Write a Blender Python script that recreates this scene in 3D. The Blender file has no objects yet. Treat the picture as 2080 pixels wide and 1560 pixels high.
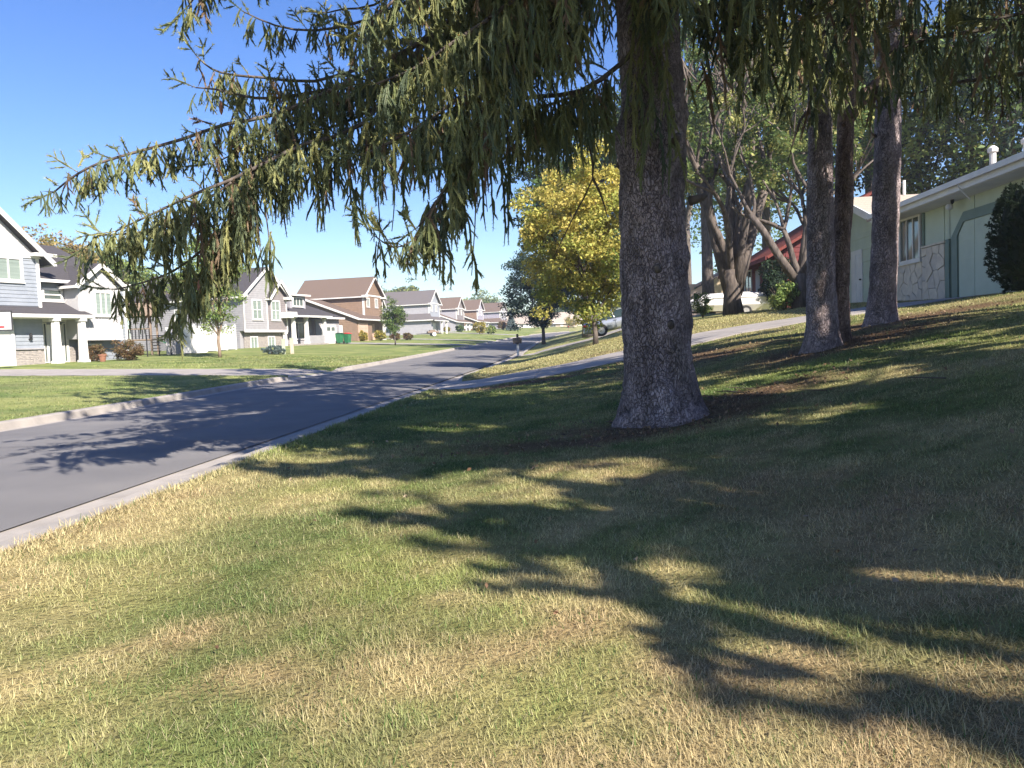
import bpy, math, random
import numpy as np
from mathutils import Vector, Matrix
rnd = random.Random(7)
rng = np.random.default_rng(7)
SC = bpy.context.scene
COL = SC.collection

# ------------------------------------------------------------------ camera, sky, sun, exposure
CZ = 1.15; FPX = 1571.0
_yaw = math.atan(110 / FPX); _pitch = math.radians(3.08); _roll = 0.040
_f = Vector((-math.sin(_yaw) * math.cos(_pitch), math.cos(_yaw) * math.cos(_pitch), -math.sin(_pitch)))
_r0 = Vector((math.cos(_yaw), math.sin(_yaw), 0)); _u0 = _r0.cross(_f)
_r = _r0 * math.cos(_roll) - _u0 * math.sin(_roll); _u = _u0 * math.cos(_roll) + _r0 * math.sin(_roll)
cam = bpy.data.cameras.new('camera'); camo = bpy.data.objects.new('camera', cam); COL.objects.link(camo)
camo.matrix_world = Matrix(((_r.x, _u.x, -_f.x, 0), (_r.y, _u.y, -_f.y, 0), (_r.z, _u.z, -_f.z, CZ), (0, 0, 0, 1)))
cam.sensor_width = 36.0; cam.lens = 36.0 * FPX / 2080.0
cam.clip_start = 0.05; cam.clip_end = 6000
SC.camera = camo
SUN_EL = math.radians(36); SUN_DIR = Vector((0.64, -0.77, 0)).normalized()
sun_vec = Vector((SUN_DIR.x * math.cos(SUN_EL), SUN_DIR.y * math.cos(SUN_EL), math.sin(SUN_EL)))
w = bpy.data.worlds.new('World'); SC.world = w; w.use_nodes = True
nt = w.node_tree; bg = nt.nodes['Background']
sky = nt.nodes.new('ShaderNodeTexSky'); sky.sky_type = 'NISHITA'; sky.sun_disc = False
sky.sun_elevation = SUN_EL; sky.sun_rotation = math.atan2(SUN_DIR.x, SUN_DIR.y)
sky.air_density = 1.0; sky.dust_density = 0.25; sky.ozone_density = 2.0
hs = nt.nodes.new('ShaderNodeHueSaturation'); hs.inputs['Hue'].default_value = .517; hs.inputs['Saturation'].default_value = 1.3
nt.links.new(sky.outputs[0], hs.inputs['Color']); nt.links.new(hs.outputs[0], bg.inputs[0]); bg.inputs[1].default_value = 0.068
sl = bpy.data.lights.new('sun', 'SUN'); sl.energy = 4.2; sl.angle = math.radians(0.53); sl.color = (1.0, 0.91, 0.80)
so = bpy.data.objects.new('sun', sl); COL.objects.link(so); so.rotation_euler = sun_vec.to_track_quat('Z', 'Y').to_euler()
so.location = (20, -25, 30)
vs = SC.view_settings; vs.view_transform = 'Standard'; vs.look = 'None'; vs.exposure = 1.62; vs.gamma = 1; vs.use_curve_mapping = False
SC.cycles.max_bounces = 6; SC.cycles.transparent_max_bounces = 6
SC.cycles.use_adaptive_sampling = True; SC.cycles.adaptive_threshold = 0.015
try:
    SC.cycles.use_denoising = True
except Exception:
    pass

def at(px, py, Y):
    d = _f + _r * ((px - 1040) / FPX) - _u * ((py - 780) / FPX)
    return Vector((0, 0, CZ)) + d * (Y / d.y)

# ------------------------------------------------------------------ noise in numpy
def _hash(ix, iy, iz):
    n = (ix * 374761393 + iy * 668265263 + iz * 2147483647 // 7) & 0xffffffff
    n = ((n ^ (n >> 13)) * 1274126177) & 0xffffffff
    return ((n ^ (n >> 16)) & 0xffff) / 65535.0
def vnoise(x, y, z=None):
    x = np.asarray(x, float); y = np.asarray(y, float); z = np.zeros_like(x) if z is None else np.asarray(z, float)
    ix, iy, iz = np.floor(x).astype(np.int64), np.floor(y).astype(np.int64), np.floor(z).astype(np.int64)
    fx, fy, fz = x - ix, y - iy, z - iz
    fx, fy, fz = [t * t * (3 - 2 * t) for t in (fx, fy, fz)]
    r = 0
    for a in (0, 1):
        for b in (0, 1):
            for c in (0, 1):
                r = r + _hash(ix + a, iy + b, iz + c) * (fx if a else 1 - fx) * (fy if b else 1 - fy) * (fz if c else 1 - fz)
    return r
def fbm(x, y, z=None, o=4):
    s, a, t = 0, .5, 0
    for k in range(o):
        q = 2 ** k
        s = s + a * vnoise(np.asarray(x) * q + 17 * k, np.asarray(y) * q + 31 * k, None if z is None else np.asarray(z) * q)
        t += a; a *= .5
    return s / t
def smooth(a, b, x):
    t = np.clip((np.asarray(x, float) - a) / (b - a), 0, 1)
    return t * t * (3 - 2 * t)

# ------------------------------------------------------------------ materials
def mat(name, c1, c2=None, scale=4.0, rough=.8, bump=0.0, bscale=None, attr=False, transl=0.0, spec=.3, metal=0.0,
        detail=6, stretch=None, coat=0.0, dirt=None):
    m = bpy.data.materials.new(name); m.use_nodes = True
    t = m.node_tree; N = t.nodes; L = t.links
    p = N['Principled BSDF']; out = N['Material Output']
    p.inputs['Roughness'].default_value = rough; p.inputs['Metallic'].default_value = metal
    p.inputs['Specular IOR Level'].default_value = spec
    if coat:
        p.inputs['Coat Weight'].default_value = coat; p.inputs['Coat Roughness'].default_value = .08
    tc = N.new('ShaderNodeTexCoord'); mp = N.new('ShaderNodeMapping'); L.new(tc.outputs['Object'], mp.inputs[0])
    if stretch: mp.inputs['Scale'].default_value = stretch
    c2 = c2 or tuple(x * .8 for x in c1)
    nz = N.new('ShaderNodeTexNoise'); nz.inputs['Scale'].default_value = scale; nz.inputs['Detail'].default_value = detail
    L.new(mp.outputs[0], nz.inputs['Vector'])
    cr = N.new('ShaderNodeMapRange'); cr.inputs[1].default_value = .35; cr.inputs[2].default_value = .65
    L.new(nz.outputs['Fac'], cr.inputs[0])
    mx = N.new('ShaderNodeMix'); mx.data_type = 'RGBA'
    mx.inputs[6].default_value = (*c1, 1); mx.inputs[7].default_value = (*c2, 1); L.new(cr.outputs[0], mx.inputs[0])
    col = mx.outputs[2]
    if dirt:
        n2 = N.new('ShaderNodeTexNoise'); n2.inputs['Scale'].default_value = dirt[1]; n2.inputs['Detail'].default_value = 8
        L.new(mp.outputs[0], n2.inputs['Vector'])
        r2 = N.new('ShaderNodeMapRange'); r2.inputs[1].default_value = .5; r2.inputs[2].default_value = .75; r2.inputs[4].default_value = dirt[2]
        L.new(n2.outputs['Fac'], r2.inputs[0])
        m2 = N.new('ShaderNodeMix'); m2.data_type = 'RGBA'; L.new(col, m2.inputs[6]); m2.inputs[7].default_value = (*dirt[0], 1); L.new(r2.outputs[0], m2.inputs[0])
        col = m2.outputs[2]
    if attr:
        at_ = N.new('ShaderNodeAttribute'); at_.attribute_name = 'Col'
        mm = N.new('ShaderNodeMix'); mm.data_type = 'RGBA'; mm.blend_type = 'MULTIPLY'; mm.inputs[0].default_value = 1
        L.new(col, mm.inputs[6]); L.new(at_.outputs['Color'], mm.inputs[7]); col = mm.outputs[2]
    L.new(col, p.inputs['Base Color'])
    if bump:
        b = N.new('ShaderNodeTexNoise'); b.inputs['Scale'].default_value = bscale or scale * 4; b.inputs['Detail'].default_value = 8
        L.new(mp.outputs[0], b.inputs['Vector'])
        bn = N.new('ShaderNodeBump'); bn.inputs['Strength'].default_value = 1; bn.inputs['Distance'].default_value = bump
        L.new(b.outputs['Fac'], bn.inputs['Height']); L.new(bn.outputs[0], p.inputs['Normal'])
    if transl:
        tr = N.new('ShaderNodeBsdfTranslucent'); L.new(col, tr.inputs[0])
        ms = N.new('ShaderNodeMixShader'); ms.inputs[0].default_value = transl
        L.new(p.outputs[0], ms.inputs[1]); L.new(tr.outputs[0], ms.inputs[2]); L.new(ms.outputs[0], out.inputs['Surface'])
    return m

def bark_mat(name, c1, c2, crack, sc=20.0):
    m = bpy.data.materials.new(name); m.use_nodes = True; t = m.node_tree; N = t.nodes; L = t.links; p = N['Principled BSDF']
    p.inputs['Roughness'].default_value = .95; p.inputs['Specular IOR Level'].default_value = .1
    tc = N.new('ShaderNodeTexCoord'); mp = N.new('ShaderNodeMapping'); mp.inputs['Scale'].default_value = (1, 1, .45); L.new(tc.outputs['Object'], mp.inputs[0])
    n0 = N.new('ShaderNodeTexNoise'); n0.inputs['Scale'].default_value = 9; n0.inputs['Detail'].default_value = 6; L.new(mp.outputs[0], n0.inputs['Vector'])
    ad = N.new('ShaderNodeMix'); ad.data_type = 'VECTOR'; ad.inputs[0].default_value = .12; L.new(mp.outputs[0], ad.inputs[4]); L.new(n0.outputs['Color'], ad.inputs[5])
    vo = N.new('ShaderNodeTexVoronoi'); vo.feature = 'DISTANCE_TO_EDGE'; vo.inputs['Scale'].default_value = sc; L.new(ad.outputs[1], vo.inputs['Vector'])
    vc = N.new('ShaderNodeTexVoronoi'); vc.inputs['Scale'].default_value = sc; L.new(ad.outputs[1], vc.inputs['Vector'])
    n1 = N.new('ShaderNodeTexNoise'); n1.inputs['Scale'].default_value = 45; n1.inputs['Detail'].default_value = 8; L.new(mp.outputs[0], n1.inputs['Vector'])
    mx = N.new('ShaderNodeMix'); mx.data_type = 'RGBA'; mx.inputs[6].default_value = (*c1, 1); mx.inputs[7].default_value = (*c2, 1)
    sp = N.new('ShaderNodeSeparateColor'); L.new(vc.outputs['Color'], sp.inputs[0]); mh = N.new('ShaderNodeMath'); mh.operation = 'ADD'; L.new(sp.outputs[0], mh.inputs[0]); L.new(n1.outputs['Fac'], mh.inputs[1])
    m5 = N.new('ShaderNodeMath'); m5.operation = 'MULTIPLY'; m5.inputs[1].default_value = .55; m5.use_clamp = True; L.new(mh.outputs[0], m5.inputs[0]); L.new(m5.outputs[0], mx.inputs[0])
    mr = N.new('ShaderNodeMapRange'); mr.inputs[1].default_value = .0; mr.inputs[2].default_value = .12; L.new(vo.outputs['Distance'], mr.inputs[0])
    m2 = N.new('ShaderNodeMix'); m2.data_type = 'RGBA'; m2.inputs[6].default_value = (*crack, 1); L.new(mx.outputs[2], m2.inputs[7]); L.new(mr.outputs[0], m2.inputs[0])
    n3 = N.new('ShaderNodeTexNoise'); n3.inputs['Scale'].default_value = 5; n3.inputs['Detail'].default_value = 7; L.new(mp.outputs[0], n3.inputs['Vector'])
    r3 = N.new('ShaderNodeMapRange'); r3.inputs[1].default_value = .42; r3.inputs[2].default_value = .62; r3.inputs[3].default_value = 1.0; r3.inputs[4].default_value = .6; L.new(n3.outputs['Fac'], r3.inputs[0])
    m3 = N.new('ShaderNodeMix'); m3.data_type = 'RGBA'; m3.blend_type = 'MULTIPLY'; m3.inputs[0].default_value = 1; L.new(m2.outputs[2], m3.inputs[6]); L.new(r3.outputs[0], m3.inputs[7]); m2 = m3
    a = N.new('ShaderNodeAttribute'); a.attribute_name = 'Col'; mm = N.new('ShaderNodeMix'); mm.data_type = 'RGBA'; mm.blend_type = 'MULTIPLY'; mm.inputs[0].default_value = 1
    L.new(m2.outputs[2], mm.inputs[6]); L.new(a.outputs['Color'], mm.inputs[7]); L.new(mm.outputs[2], p.inputs['Base Color'])
    hs_ = N.new('ShaderNodeMath'); hs_.operation = 'ADD'; L.new(mr.outputs[0], hs_.inputs[0]); L.new(n1.outputs['Fac'], hs_.inputs[1])
    bn = N.new('ShaderNodeBump'); bn.inputs['Distance'].default_value = .02; L.new(hs_.outputs[0], bn.inputs['Height']); L.new(bn.outputs[0], p.inputs['Normal'])
    return m

def shingle(name, c1, c2):
    m = mat(name, c1, c2, scale=30, rough=.95, bump=.004, bscale=60, spec=.1)
    t = m.node_tree; N = t.nodes; L = t.links; p = N['Principled BSDF']
    tc = N.new('ShaderNodeTexCoord'); sep = N.new('ShaderNodeSeparateXYZ'); L.new(tc.outputs['Object'], sep.inputs[0])
    ml = N.new('ShaderNodeMath'); ml.operation = 'MULTIPLY'; ml.inputs[1].default_value = 8; L.new(sep.outputs['Z'], ml.inputs[0])
    fr = N.new('ShaderNodeMath'); fr.operation = 'FRACT'; L.new(ml.outputs[0], fr.inputs[0])
    mr = N.new('ShaderNodeMapRange'); mr.inputs[1].default_value = 0; mr.inputs[2].default_value = .25; mr.inputs[3].default_value = .8; mr.inputs[4].default_value = 1
    L.new(fr.outputs[0], mr.inputs[0])
    src = p.inputs['Base Color'].links[0].from_socket
    mm = N.new('ShaderNodeMix'); mm.data_type = 'RGBA'; mm.blend_type = 'MULTIPLY'; mm.inputs[0].default_value = 1
    L.new(src, mm.inputs[6]); L.new(mr.outputs[0], mm.inputs[7]); L.new(mm.outputs[2], p.inputs['Base Color'])
    return m

M = {}
M['lawn'] = mat('lawn', (1, 1, 1), (.72, .72, .7), scale=9, rough=1, bump=.03, bscale=40, attr=True, spec=.05)
M['blade'] = mat('blade', (1, 1, 1), (.9, .9, .9), scale=1, rough=.7, attr=True, transl=.3, spec=.2)
M['asphalt'] = mat('asphalt', (.175, .17, .17), (.145, .142, .145), scale=.9, rough=.92, bump=.004, bscale=180, spec=.2, dirt=((.215, .205, .195), .5, .8))
M['concrete'] = mat('concrete', (.36, .33, .30), (.28, .26, .24), scale=3, rough=.9, bump=.003, bscale=90, dirt=((.2, .18, .16), 1.3, .6))
M['drive'] = mat('drive', (.34, .31, .29), (.27, .25, .23), scale=2, rough=.9, bump=.003, bscale=90, dirt=((.22, .2, .18), .8, .6))
M['white'] = mat('white_paint', (.66, .65, .63), (.58, .57, .56), scale=2, rough=.55)
M['vinyl'] = mat('white_vinyl', (.68, .67, .66), (.62, .61, .61), scale=1.5, rough=.5)
M['bluegrey'] = mat('bluegrey_siding', (.255, .28, .32), (.22, .245, .285), scale=3, rough=.7)
M['batten'] = mat('pale_batten', (.44, .435, .44), (.39, .385, .40), scale=2, rough=.7)
M['grey'] = mat('grey_siding', (.31, .305, .32), (.27, .265, .28), scale=3, rough=.7)
M['taupe'] = mat('taupe_siding', (.225, .20, .20), (.195, .175, .175), scale=3, rough=.7)
M['brown'] = mat('brown_siding', (.245, .17, .12), (.21, .145, .105), scale=3, rough=.75)
M['palegrey'] = mat('palegrey_siding', (.34, .335, .36), (.30, .295, .32), scale=3, rough=.7)
M['paleblue'] = mat('paleblue_siding', (.31, .33, .37), (.28, .295, .33), scale=3, rough=.7)
M['lilac'] = mat('lilac_siding', (.34, .32, .38), (.30, .285, .34), scale=3, rough=.7)
M['beige'] = mat('beige_siding', (.42, .36, .29), (.37, .32, .26), scale=3, rough=.7)
M['peach'] = mat('peach_door', (.52, .37, .29), (.47, .33, .26), scale=2, rough=.6)
M['roof_dark'] = shingle('dark_shingle', (.085, .08, .085), (.055, .052, .058))
M['roof_brown'] = shingle('brown_shingle', (.17, .125, .10), (.12, .09, .075))
M['roof_grey'] = shingle('grey_shingle', (.155, .14, .14), (.11, .10, .10))
M['roof_tan'] = shingle('tan_shingle', (.42, .36, .30), (.33, .28, .235))
M['roof_red'] = shingle('red_shingle', (.20, .06, .05), (.14, .045, .04))
M['green_wall'] = mat('sage_siding', (.47, .53, .43), (.43, .49, .395), scale=2, rough=.75)
M['green_trim'] = mat('dark_sage_trim', (.16, .22, .19), (.14, .195, .17), scale=3, rough=.6)
M['red_wall'] = mat('barn_red_siding', (.15, .035, .035), (.11, .026, .028), scale=3, rough=.8)
M['tan_wall'] = mat('tan_stucco', (.42, .34, .24), (.36, .29, .2), scale=3, rough=.85)
M['pink_wall'] = mat('pale_pink_stucco', (.6, .45, .38), (.52, .4, .33), scale=2, rough=.85)
M['stone'] = mat('flagstone', (.64, .57, .47), (.52, .46, .39), scale=5, rough=.85, bump=.006, bscale=25)
M['stone_b'] = mat('flagstone_grey', (.56, .50, .43), (.46, .42, .37), scale=5, rough=.85, bump=.006, bscale=25)
M['mortar'] = mat('mortar', (.20, .165, .135), (.16, .135, .115), scale=8, rough=.95)
M['ledge'] = mat('ledgestone', (.40, .36, .33), (.22, .205, .2), scale=6, rough=.9, bump=.01, bscale=20, stretch=(1, 1, 4))
M['glass'] = mat('window_glass', (.06, .075, .07), (.10, .125, .11), scale=.7, rough=.06, spec=.8)
M['blind'] = mat('blinds_behind_glass', (.24, .29, .26), (.17, .21, .19), scale=1.2, rough=.12, spec=.7, stretch=(.3, .3, 8))
M['dark'] = mat('dark_metal', (.03, .03, .032), (.02, .02, .022), scale=6, rough=.5)
M['black'] = mat('black_paint', (.015, .015, .017), (.025, .022, .022), scale=8, rough=.45)
M['wood'] = mat('weathered_wood', (.25, .19, .14), (.18, .135, .10), scale=6, rough=.85, stretch=(1, 1, 6))
M['bark'] = bark_mat('spruce_bark', (.62, .535, .525), (.43, .36, .365), (.29, .24, .245), 46)
M['bark2'] = mat('maple_bark', (.15, .125, .11), (.07, .06, .055), scale=9, rough=.95, bump=.02, bscale=18, stretch=(1, 1, .3), spec=.1)
M['barkred'] = bark_mat('reddish_bark', (.50, .38, .32), (.35, .26, .22), (.23, .17, .15), 50)
M['barklimb'] = mat('reddish_limb_bark', (.34, .24, .19), (.2, .14, .115), scale=30, rough=.95, bump=.02, bscale=40, spec=.1, stretch=(1, 1, .5))
M['twig'] = mat('dead_twig', (.14, .105, .085), (.09, .07, .06), scale=14, rough=.9)
M['needle'] = mat('needles', (1, 1, 1), (.85, .85, .85), scale=3, rough=.6, attr=True, transl=.22, spec=.25)
M['leaf'] = mat('leaves', (1, 1, 1), (.85, .85, .85), scale=1, rough=.55, attr=True, transl=.35, spec=.3)
M['yew'] = mat('yew_core', (.012, .02, .012), (.02, .03, .015), scale=8, rough=.9)
M['binGreen'] = mat('green_plastic', (.03, .16, .07), (.025, .13, .06), scale=4, rough=.5)
M['binDark'] = mat('dark_green_plastic', (.02, .07, .04), (.018, .06, .035), scale=4, rough=.5)
M['binRed'] = mat('red_plastic', (.55, .045, .04), (.5, .04, .035), scale=4, rough=.45)
M['terra'] = mat('terracotta', (.28, .13, .085), (.24, .11, .07), scale=6, rough=.85)
M['util'] = mat('utility_green', (.34, .38, .29), (.30, .34, .26), scale=3, rough=.6)
M['car'] = mat('silver_paint', (.40, .43, .47), (.39, .42, .46), scale=2, rough=.28, metal=.55, coat=.8, spec=.5)
M['carglass'] = mat('car_glass', (.02, .035, .03), (.03, .045, .035), scale=2, rough=.05, spec=.8)
M['tail'] = mat('tail_lamp', (.45, .015, .02), (.35, .01, .015), scale=6, rough=.15, coat=.6)
M['tyre'] = mat('tyre_rubber', (.02, .02, .02), (.03, .03, .03), scale=9, rough=.85)
M['alu'] = mat('aluminium', (.55, .55, .56), (.48, .48, .5), scale=6, rough=.35, metal=.9)
M['red'] = mat('red_paint', (.6, .05, .05), (.55, .045, .045), scale=5, rough=.4)
M['acrylic'] = mat('backboard_acrylic', (.36, .37, .40), (.32, .33, .36), scale=2, rough=.12, spec=.6)
M['soil'] = mat('bare_soil', (.10, .07, .05), (.06, .042, .032), scale=9, rough=1, bump=.03, bscale=30)

# ------------------------------------------------------------------ object helpers
def link(o, parent=None, **kw):
    COL.objects.link(o)
    if parent: o.parent = parent
    for k, v in kw.items(): o[k] = v
    return o
def thing(name, label, cat, loc=(0, 0, 0), rz=0, group=None):
    o = bpy.data.objects.new(name, None); o.empty_display_size = .2
    o.location = loc; o.rotation_euler = (0, 0, rz)
    link(o, None, label=label, category=cat)
    if group: o['group'] = group
    return o
def struct(name, loc=(0, 0, 0)):
    o = bpy.data.objects.new(name, None); o.location = loc; link(o, None, kind='structure'); return o

def np_mesh(name, v, f, m, parent=None, col=None, smooth_=False, **kw):
    v = np.ascontiguousarray(v, np.float32); f = np.ascontiguousarray(f, np.int32)
    me = bpy.data.meshes.new(name); k = f.shape[1]
    me.vertices.add(len(v)); me.vertices.foreach_set('co', v.ravel())
    me.loops.add(f.size); me.loops.foreach_set('vertex_index', f.ravel())
    me.polygons.add(len(f)); me.polygons.foreach_set('loop_start', np.arange(0, f.size, k, dtype=np.int32))
    try: me.polygons.foreach_set('loop_total', np.full(len(f), k, np.int32))
    except Exception: pass
    if col is not None:
        c = np.ones((len(v), 4), np.float32); c[:, :3] = col
        a = me.color_attributes.new('Col', 'FLOAT_COLOR', 'POINT'); a.data.foreach_set('color', c.ravel())
    me.materials.append(m); me.update(calc_edges=True)
    if smooth_: me.polygons.foreach_set('use_smooth', np.ones(len(f), bool))
    return link(bpy.data.objects.new(name, me), parent, **kw)

class MB:
    def __init__(s): s.v = []; s.f = []
    def poly(s, pts):
        b = len(s.v); s.v += [tuple(p) for p in pts]; s.f.append(tuple(range(b, b + len(pts)))); return s
    def box(s, x0, x1, y0, y1, z0, z1):
        b = len(s.v)
        s.v += [(x0, y0, z0), (x1, y0, z0), (x1, y1, z0), (x0, y1, z0), (x0, y0, z1), (x1, y0, z1), (x1, y1, z1), (x0, y1, z1)]
        s.f += [tuple(b + i for i in q) for q in ((0, 3, 2, 1), (4, 5, 6, 7), (0, 1, 5, 4), (1, 2, 6, 5), (2, 3, 7, 6), (3, 0, 4, 7))]
        return s
    def prism(s, pts, d):
        n = len(pts); b = len(s.v); d = Vector(d)
        s.v += [tuple(p) for p in pts] + [tuple(Vector(p) + d) for p in pts]
        s.f.append(tuple(b + i for i in range(n))); s.f.append(tuple(b + n + i for i in reversed(range(n))))
        for i in range(n):
            j = (i + 1) % n; s.f.append((b + i, b + n + i, b + n + j, b + j))
        return s
    def beam(s, p, q, wd, ht, up=(0, 0, 1)):
        p, q = Vector(p), Vector(q); d = (q - p).normalized(); up = Vector(up)
        a = d.cross(up)
        if a.length < 1e-3: a = d.cross(Vector((1, 0, 0)))
        a = a.normalized() * wd / 2; c = a.cross(d).normalized() * ht / 2
        return s.prism([p + a + c, p - a + c, p - a - c, p + a - c], q - p)
    def tube(s, pts, rad, n=8, cap=True):
        pts = [Vector(p) for p in pts]; rings = []
        if not hasattr(rad, '__len__'): rad = [rad] * len(pts)
        ref = Vector((0, 0, 1))
        for i, p in enumerate(pts):
            d = (pts[min(i + 1, len(pts) - 1)] - pts[max(i - 1, 0)]).normalized()
            a = d.cross(ref if abs(d.z) < .95 else Vector((1, 0, 0))).normalized(); b_ = d.cross(a)
            rings.append(len(s.v))
            s.v += [tuple(p + (a * math.cos(t) + b_ * math.sin(t)) * rad[i]) for t in (2 * math.pi * k / n for k in range(n))]
        for i in range(len(pts) - 1):
            for k in range(n):
                s.f.append((rings[i] + k, rings[i] + (k + 1) % n, rings[i + 1] + (k + 1) % n, rings[i + 1] + k))
        if cap:
            s.f.append(tuple(rings[0] + k for k in reversed(range(n)))); s.f.append(tuple(rings[-1] + k for k in range(n)))
        return s
    def lathe(s, prof, c=(0, 0, 0), n=16):
        rings = []
        for r, z in prof:
            rings.append(len(s.v)); s.v += [(c[0] + r * math.cos(2 * math.pi * k / n), c[1] + r * math.sin(2 * math.pi * k / n), c[2] + z) for k in range(n)]
        for i in range(len(prof) - 1):
            for k in range(n): s.f.append((rings[i] + k, rings[i] + (k + 1) % n, rings[i + 1] + (k + 1) % n, rings[i + 1] + k))
        s.f.append(tuple(rings[0] + k for k in reversed(range(n)))); s.f.append(tuple(rings[-1] + k for k in range(n)))
        return s
    def build(s, name, m, parent=None, smooth_=False, bevel=0, **kw):
        me = bpy.data.meshes.new(name); me.from_pydata(s.v, [], s.f); me.materials.append(m)
        import bmesh
        bm = bmesh.new(); bm.from_mesh(me); bmesh.ops.recalc_face_normals(bm, faces=bm.faces); bm.to_mesh(me); bm.free()
        if smooth_:
            for p in me.polygons: p.use_smooth = True
        o = link(bpy.data.objects.new(name, me), parent, **kw)
        if bevel:
            md = o.modifiers.new('bevel', 'BEVEL'); md.width = bevel; md.segments = 2; md.limit_method = 'ANGLE'
        return o
def box(name, m, parent, *a, **kw): return MB().box(*a).build(name, m, parent, **kw)

# ------------------------------------------------------------------ terrain heights
_zlY = [-80, 13, 18.3, 25.7, 34.6, 42, 54, 66, 93, 121, 165, 195, 300, 450, 3000]
_zlZ = [0, 0, .058, .158, .235, .33, .51, .69, 1.11, 1.57, 2.6, 3.2, 5.0, 6.0, 6.0]
def zl(Y): return np.interp(Y, _zlY, _zlZ)
_zrY = [-80, 36, 53, 66, 93, 121, 165, 195, 300, 450, 3000]
_zrZ = [0, .02, .15, .38, .85, 1.35, 2.5, 3.15, 5.0, 6.0, 6.0]
def zr(Y): return np.interp(Y, _zrY, _zrZ)
def bend(Y): return np.where(np.asarray(Y) > 110, (np.minimum(Y, 420.) - 110.) ** 2 / 800., 0.)
XRN = -3.08
def XL(Y): return -9.9 + bend(Y)
def XR(Y):
    s = np.where(np.asarray(Y) > 110, 2 * (np.minimum(Y, 420.) - 110.) / 800., 0.)
    return XL(Y) + 6.82 * np.sqrt(1 + s * s)
_fx = [-3.08, -2, -1, 0, 1.06, 2.5, 3.75, 5.4, 9, 11, 20, 60, 400, 4000]
_fz = [.125, .13, .15, .19, .29, .55, .84, 1.2, 1.72, 1.87, 2.2, 3.0, 6, 6]
_ax = [-3.08, -2.2, -1, 1.06, 3.75, 5.4, 9, 11, 400]; _az = [0, 0, .012, .03, .028, .014, .003, 0, 0]
_bx = [-3.08, -2, 0, 1.4, 4, 6.7, 9, 11, 20, 400]; _bz = [.003, .006, .02, .028, .03, .034, .03, .03, .03, .0]
_cz = [.6, .6, .2, .0, .3, .5, .5, .5, .5, 0]
def h_right(X, Y):
    X = np.asarray(X, float); Y = np.asarray(Y, float)
    sh = np.where(Y > 110, XR(Y) + 3.08, 0)
    x = np.maximum(X - sh, -3.08)
    far = np.maximum(zr(Y) - .17, 0)
    return (np.interp(x, _fx, _fz) + np.interp(x, _ax, _az) * (np.clip(Y, 3, 19) - 8)
            + np.interp(x, _bx, _bz) * (np.clip(Y, 22, 34) - 22 + np.interp(x, _bx, _cz) * (np.clip(Y, 34, 60) - 34)) + far)
def h_left(X, Y):
    X = np.asarray(X, float); Y = np.asarray(Y, float)
    u = XL(Y) - X; rise = np.clip(.6 + .005 * (Y - 39), .5, 1.35)
    return zl(Y) + .125 + rise * np.minimum(u / 15.5, 1) ** .95 + np.clip(u - 15.5, 0, 300) * .006
def ground(X, Y):
    X = np.asarray(X, float); Y = np.asarray(Y, float)
    return np.where(X > (XL(Y) + XR(Y)) / 2, h_right(X, Y), h_left(X, Y))
def gz(X, Y): return float(ground(X, Y))

# soil and mulch round the spruces, dry and green areas: (x, y, rx, ry)
SOIL = [(1.0, 7.9, 1.3, .75), (0.2, 7.3, 1.5, .42), (3.9, 11.2, 1.9, 1.3), (5.5, 13.0, 2.2, 1.3), (2.3, 14.6, 1.7, 1.9), (-0.6, 16.6, 1.8, .55), (2.0, 8.6, 1.2, .5)]
def soilness(X, Y):
    s = np.zeros_like(np.asarray(X, float)); n = fbm(np.asarray(X) * 2.2, np.asarray(Y) * 2.2)
    for x, y, rx, ry in SOIL:
        d = np.sqrt(((X - x) / rx) ** 2 + ((Y - y) / ry) ** 2) + (n - .5) * .9
        s = np.maximum(s, 1 - smooth(.3, 1.3, d))
    return s
def grass_col(X, Y):
    """albedo of the turf: a mix of green, straw and brown that stays with the ground"""
    X = np.asarray(X, float); Y = np.asarray(Y, float)
    a = fbm(X * .55 + 3, Y * .55); b = fbm(X * 2.1 + 40, Y * 2.1 + 9); c = fbm(X * 7 + 5, Y * 7 + 2, o=2)
    dry = smooth(.36, .66, .45 * a + .33 * b + .22 * c + .012)
    dry = np.maximum(dry, (1 - smooth(.25, 1.7, X + 3.08)) * smooth(.2, .5, .5 * a + .5 * b) * (1 - smooth(6.5, 9, Y)))          # strip along the kerb
    dry = np.where((Y > 22.5) & (X > -3) & (Y < 35), np.maximum(dry, .85), dry)
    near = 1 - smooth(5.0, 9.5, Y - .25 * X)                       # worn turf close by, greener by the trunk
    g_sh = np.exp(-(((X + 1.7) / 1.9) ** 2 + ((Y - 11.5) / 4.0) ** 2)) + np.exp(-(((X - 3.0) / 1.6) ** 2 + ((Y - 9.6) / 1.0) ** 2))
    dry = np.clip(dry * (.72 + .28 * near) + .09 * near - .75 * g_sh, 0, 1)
    left = X < -7
    dry = np.where(left, dry * .35, dry)
    green = np.array([.125, .185, .06]); straw = np.array([.50, .43, .225]); br = np.array([.41, .32, .18]); lime = np.array([.245, .29, .095])
    k = smooth(.3, .7, fbm(X * 1.1 + 70, Y * 1.1 + 33))[..., None]
    gcol = green * (1 - k) + lime * k
    q = smooth(.45, .75, fbm(X * .9 + 11, Y * .9 + 77))[..., None]
    dcol = straw * (1 - q) + br * q
    col = gcol * (1 - dry[..., None]) + dcol * dry[..., None]
    s = soilness(X, Y)[..., None]
    return col * (1 - s) + np.array([.20, .14, .09]) * s

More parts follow.
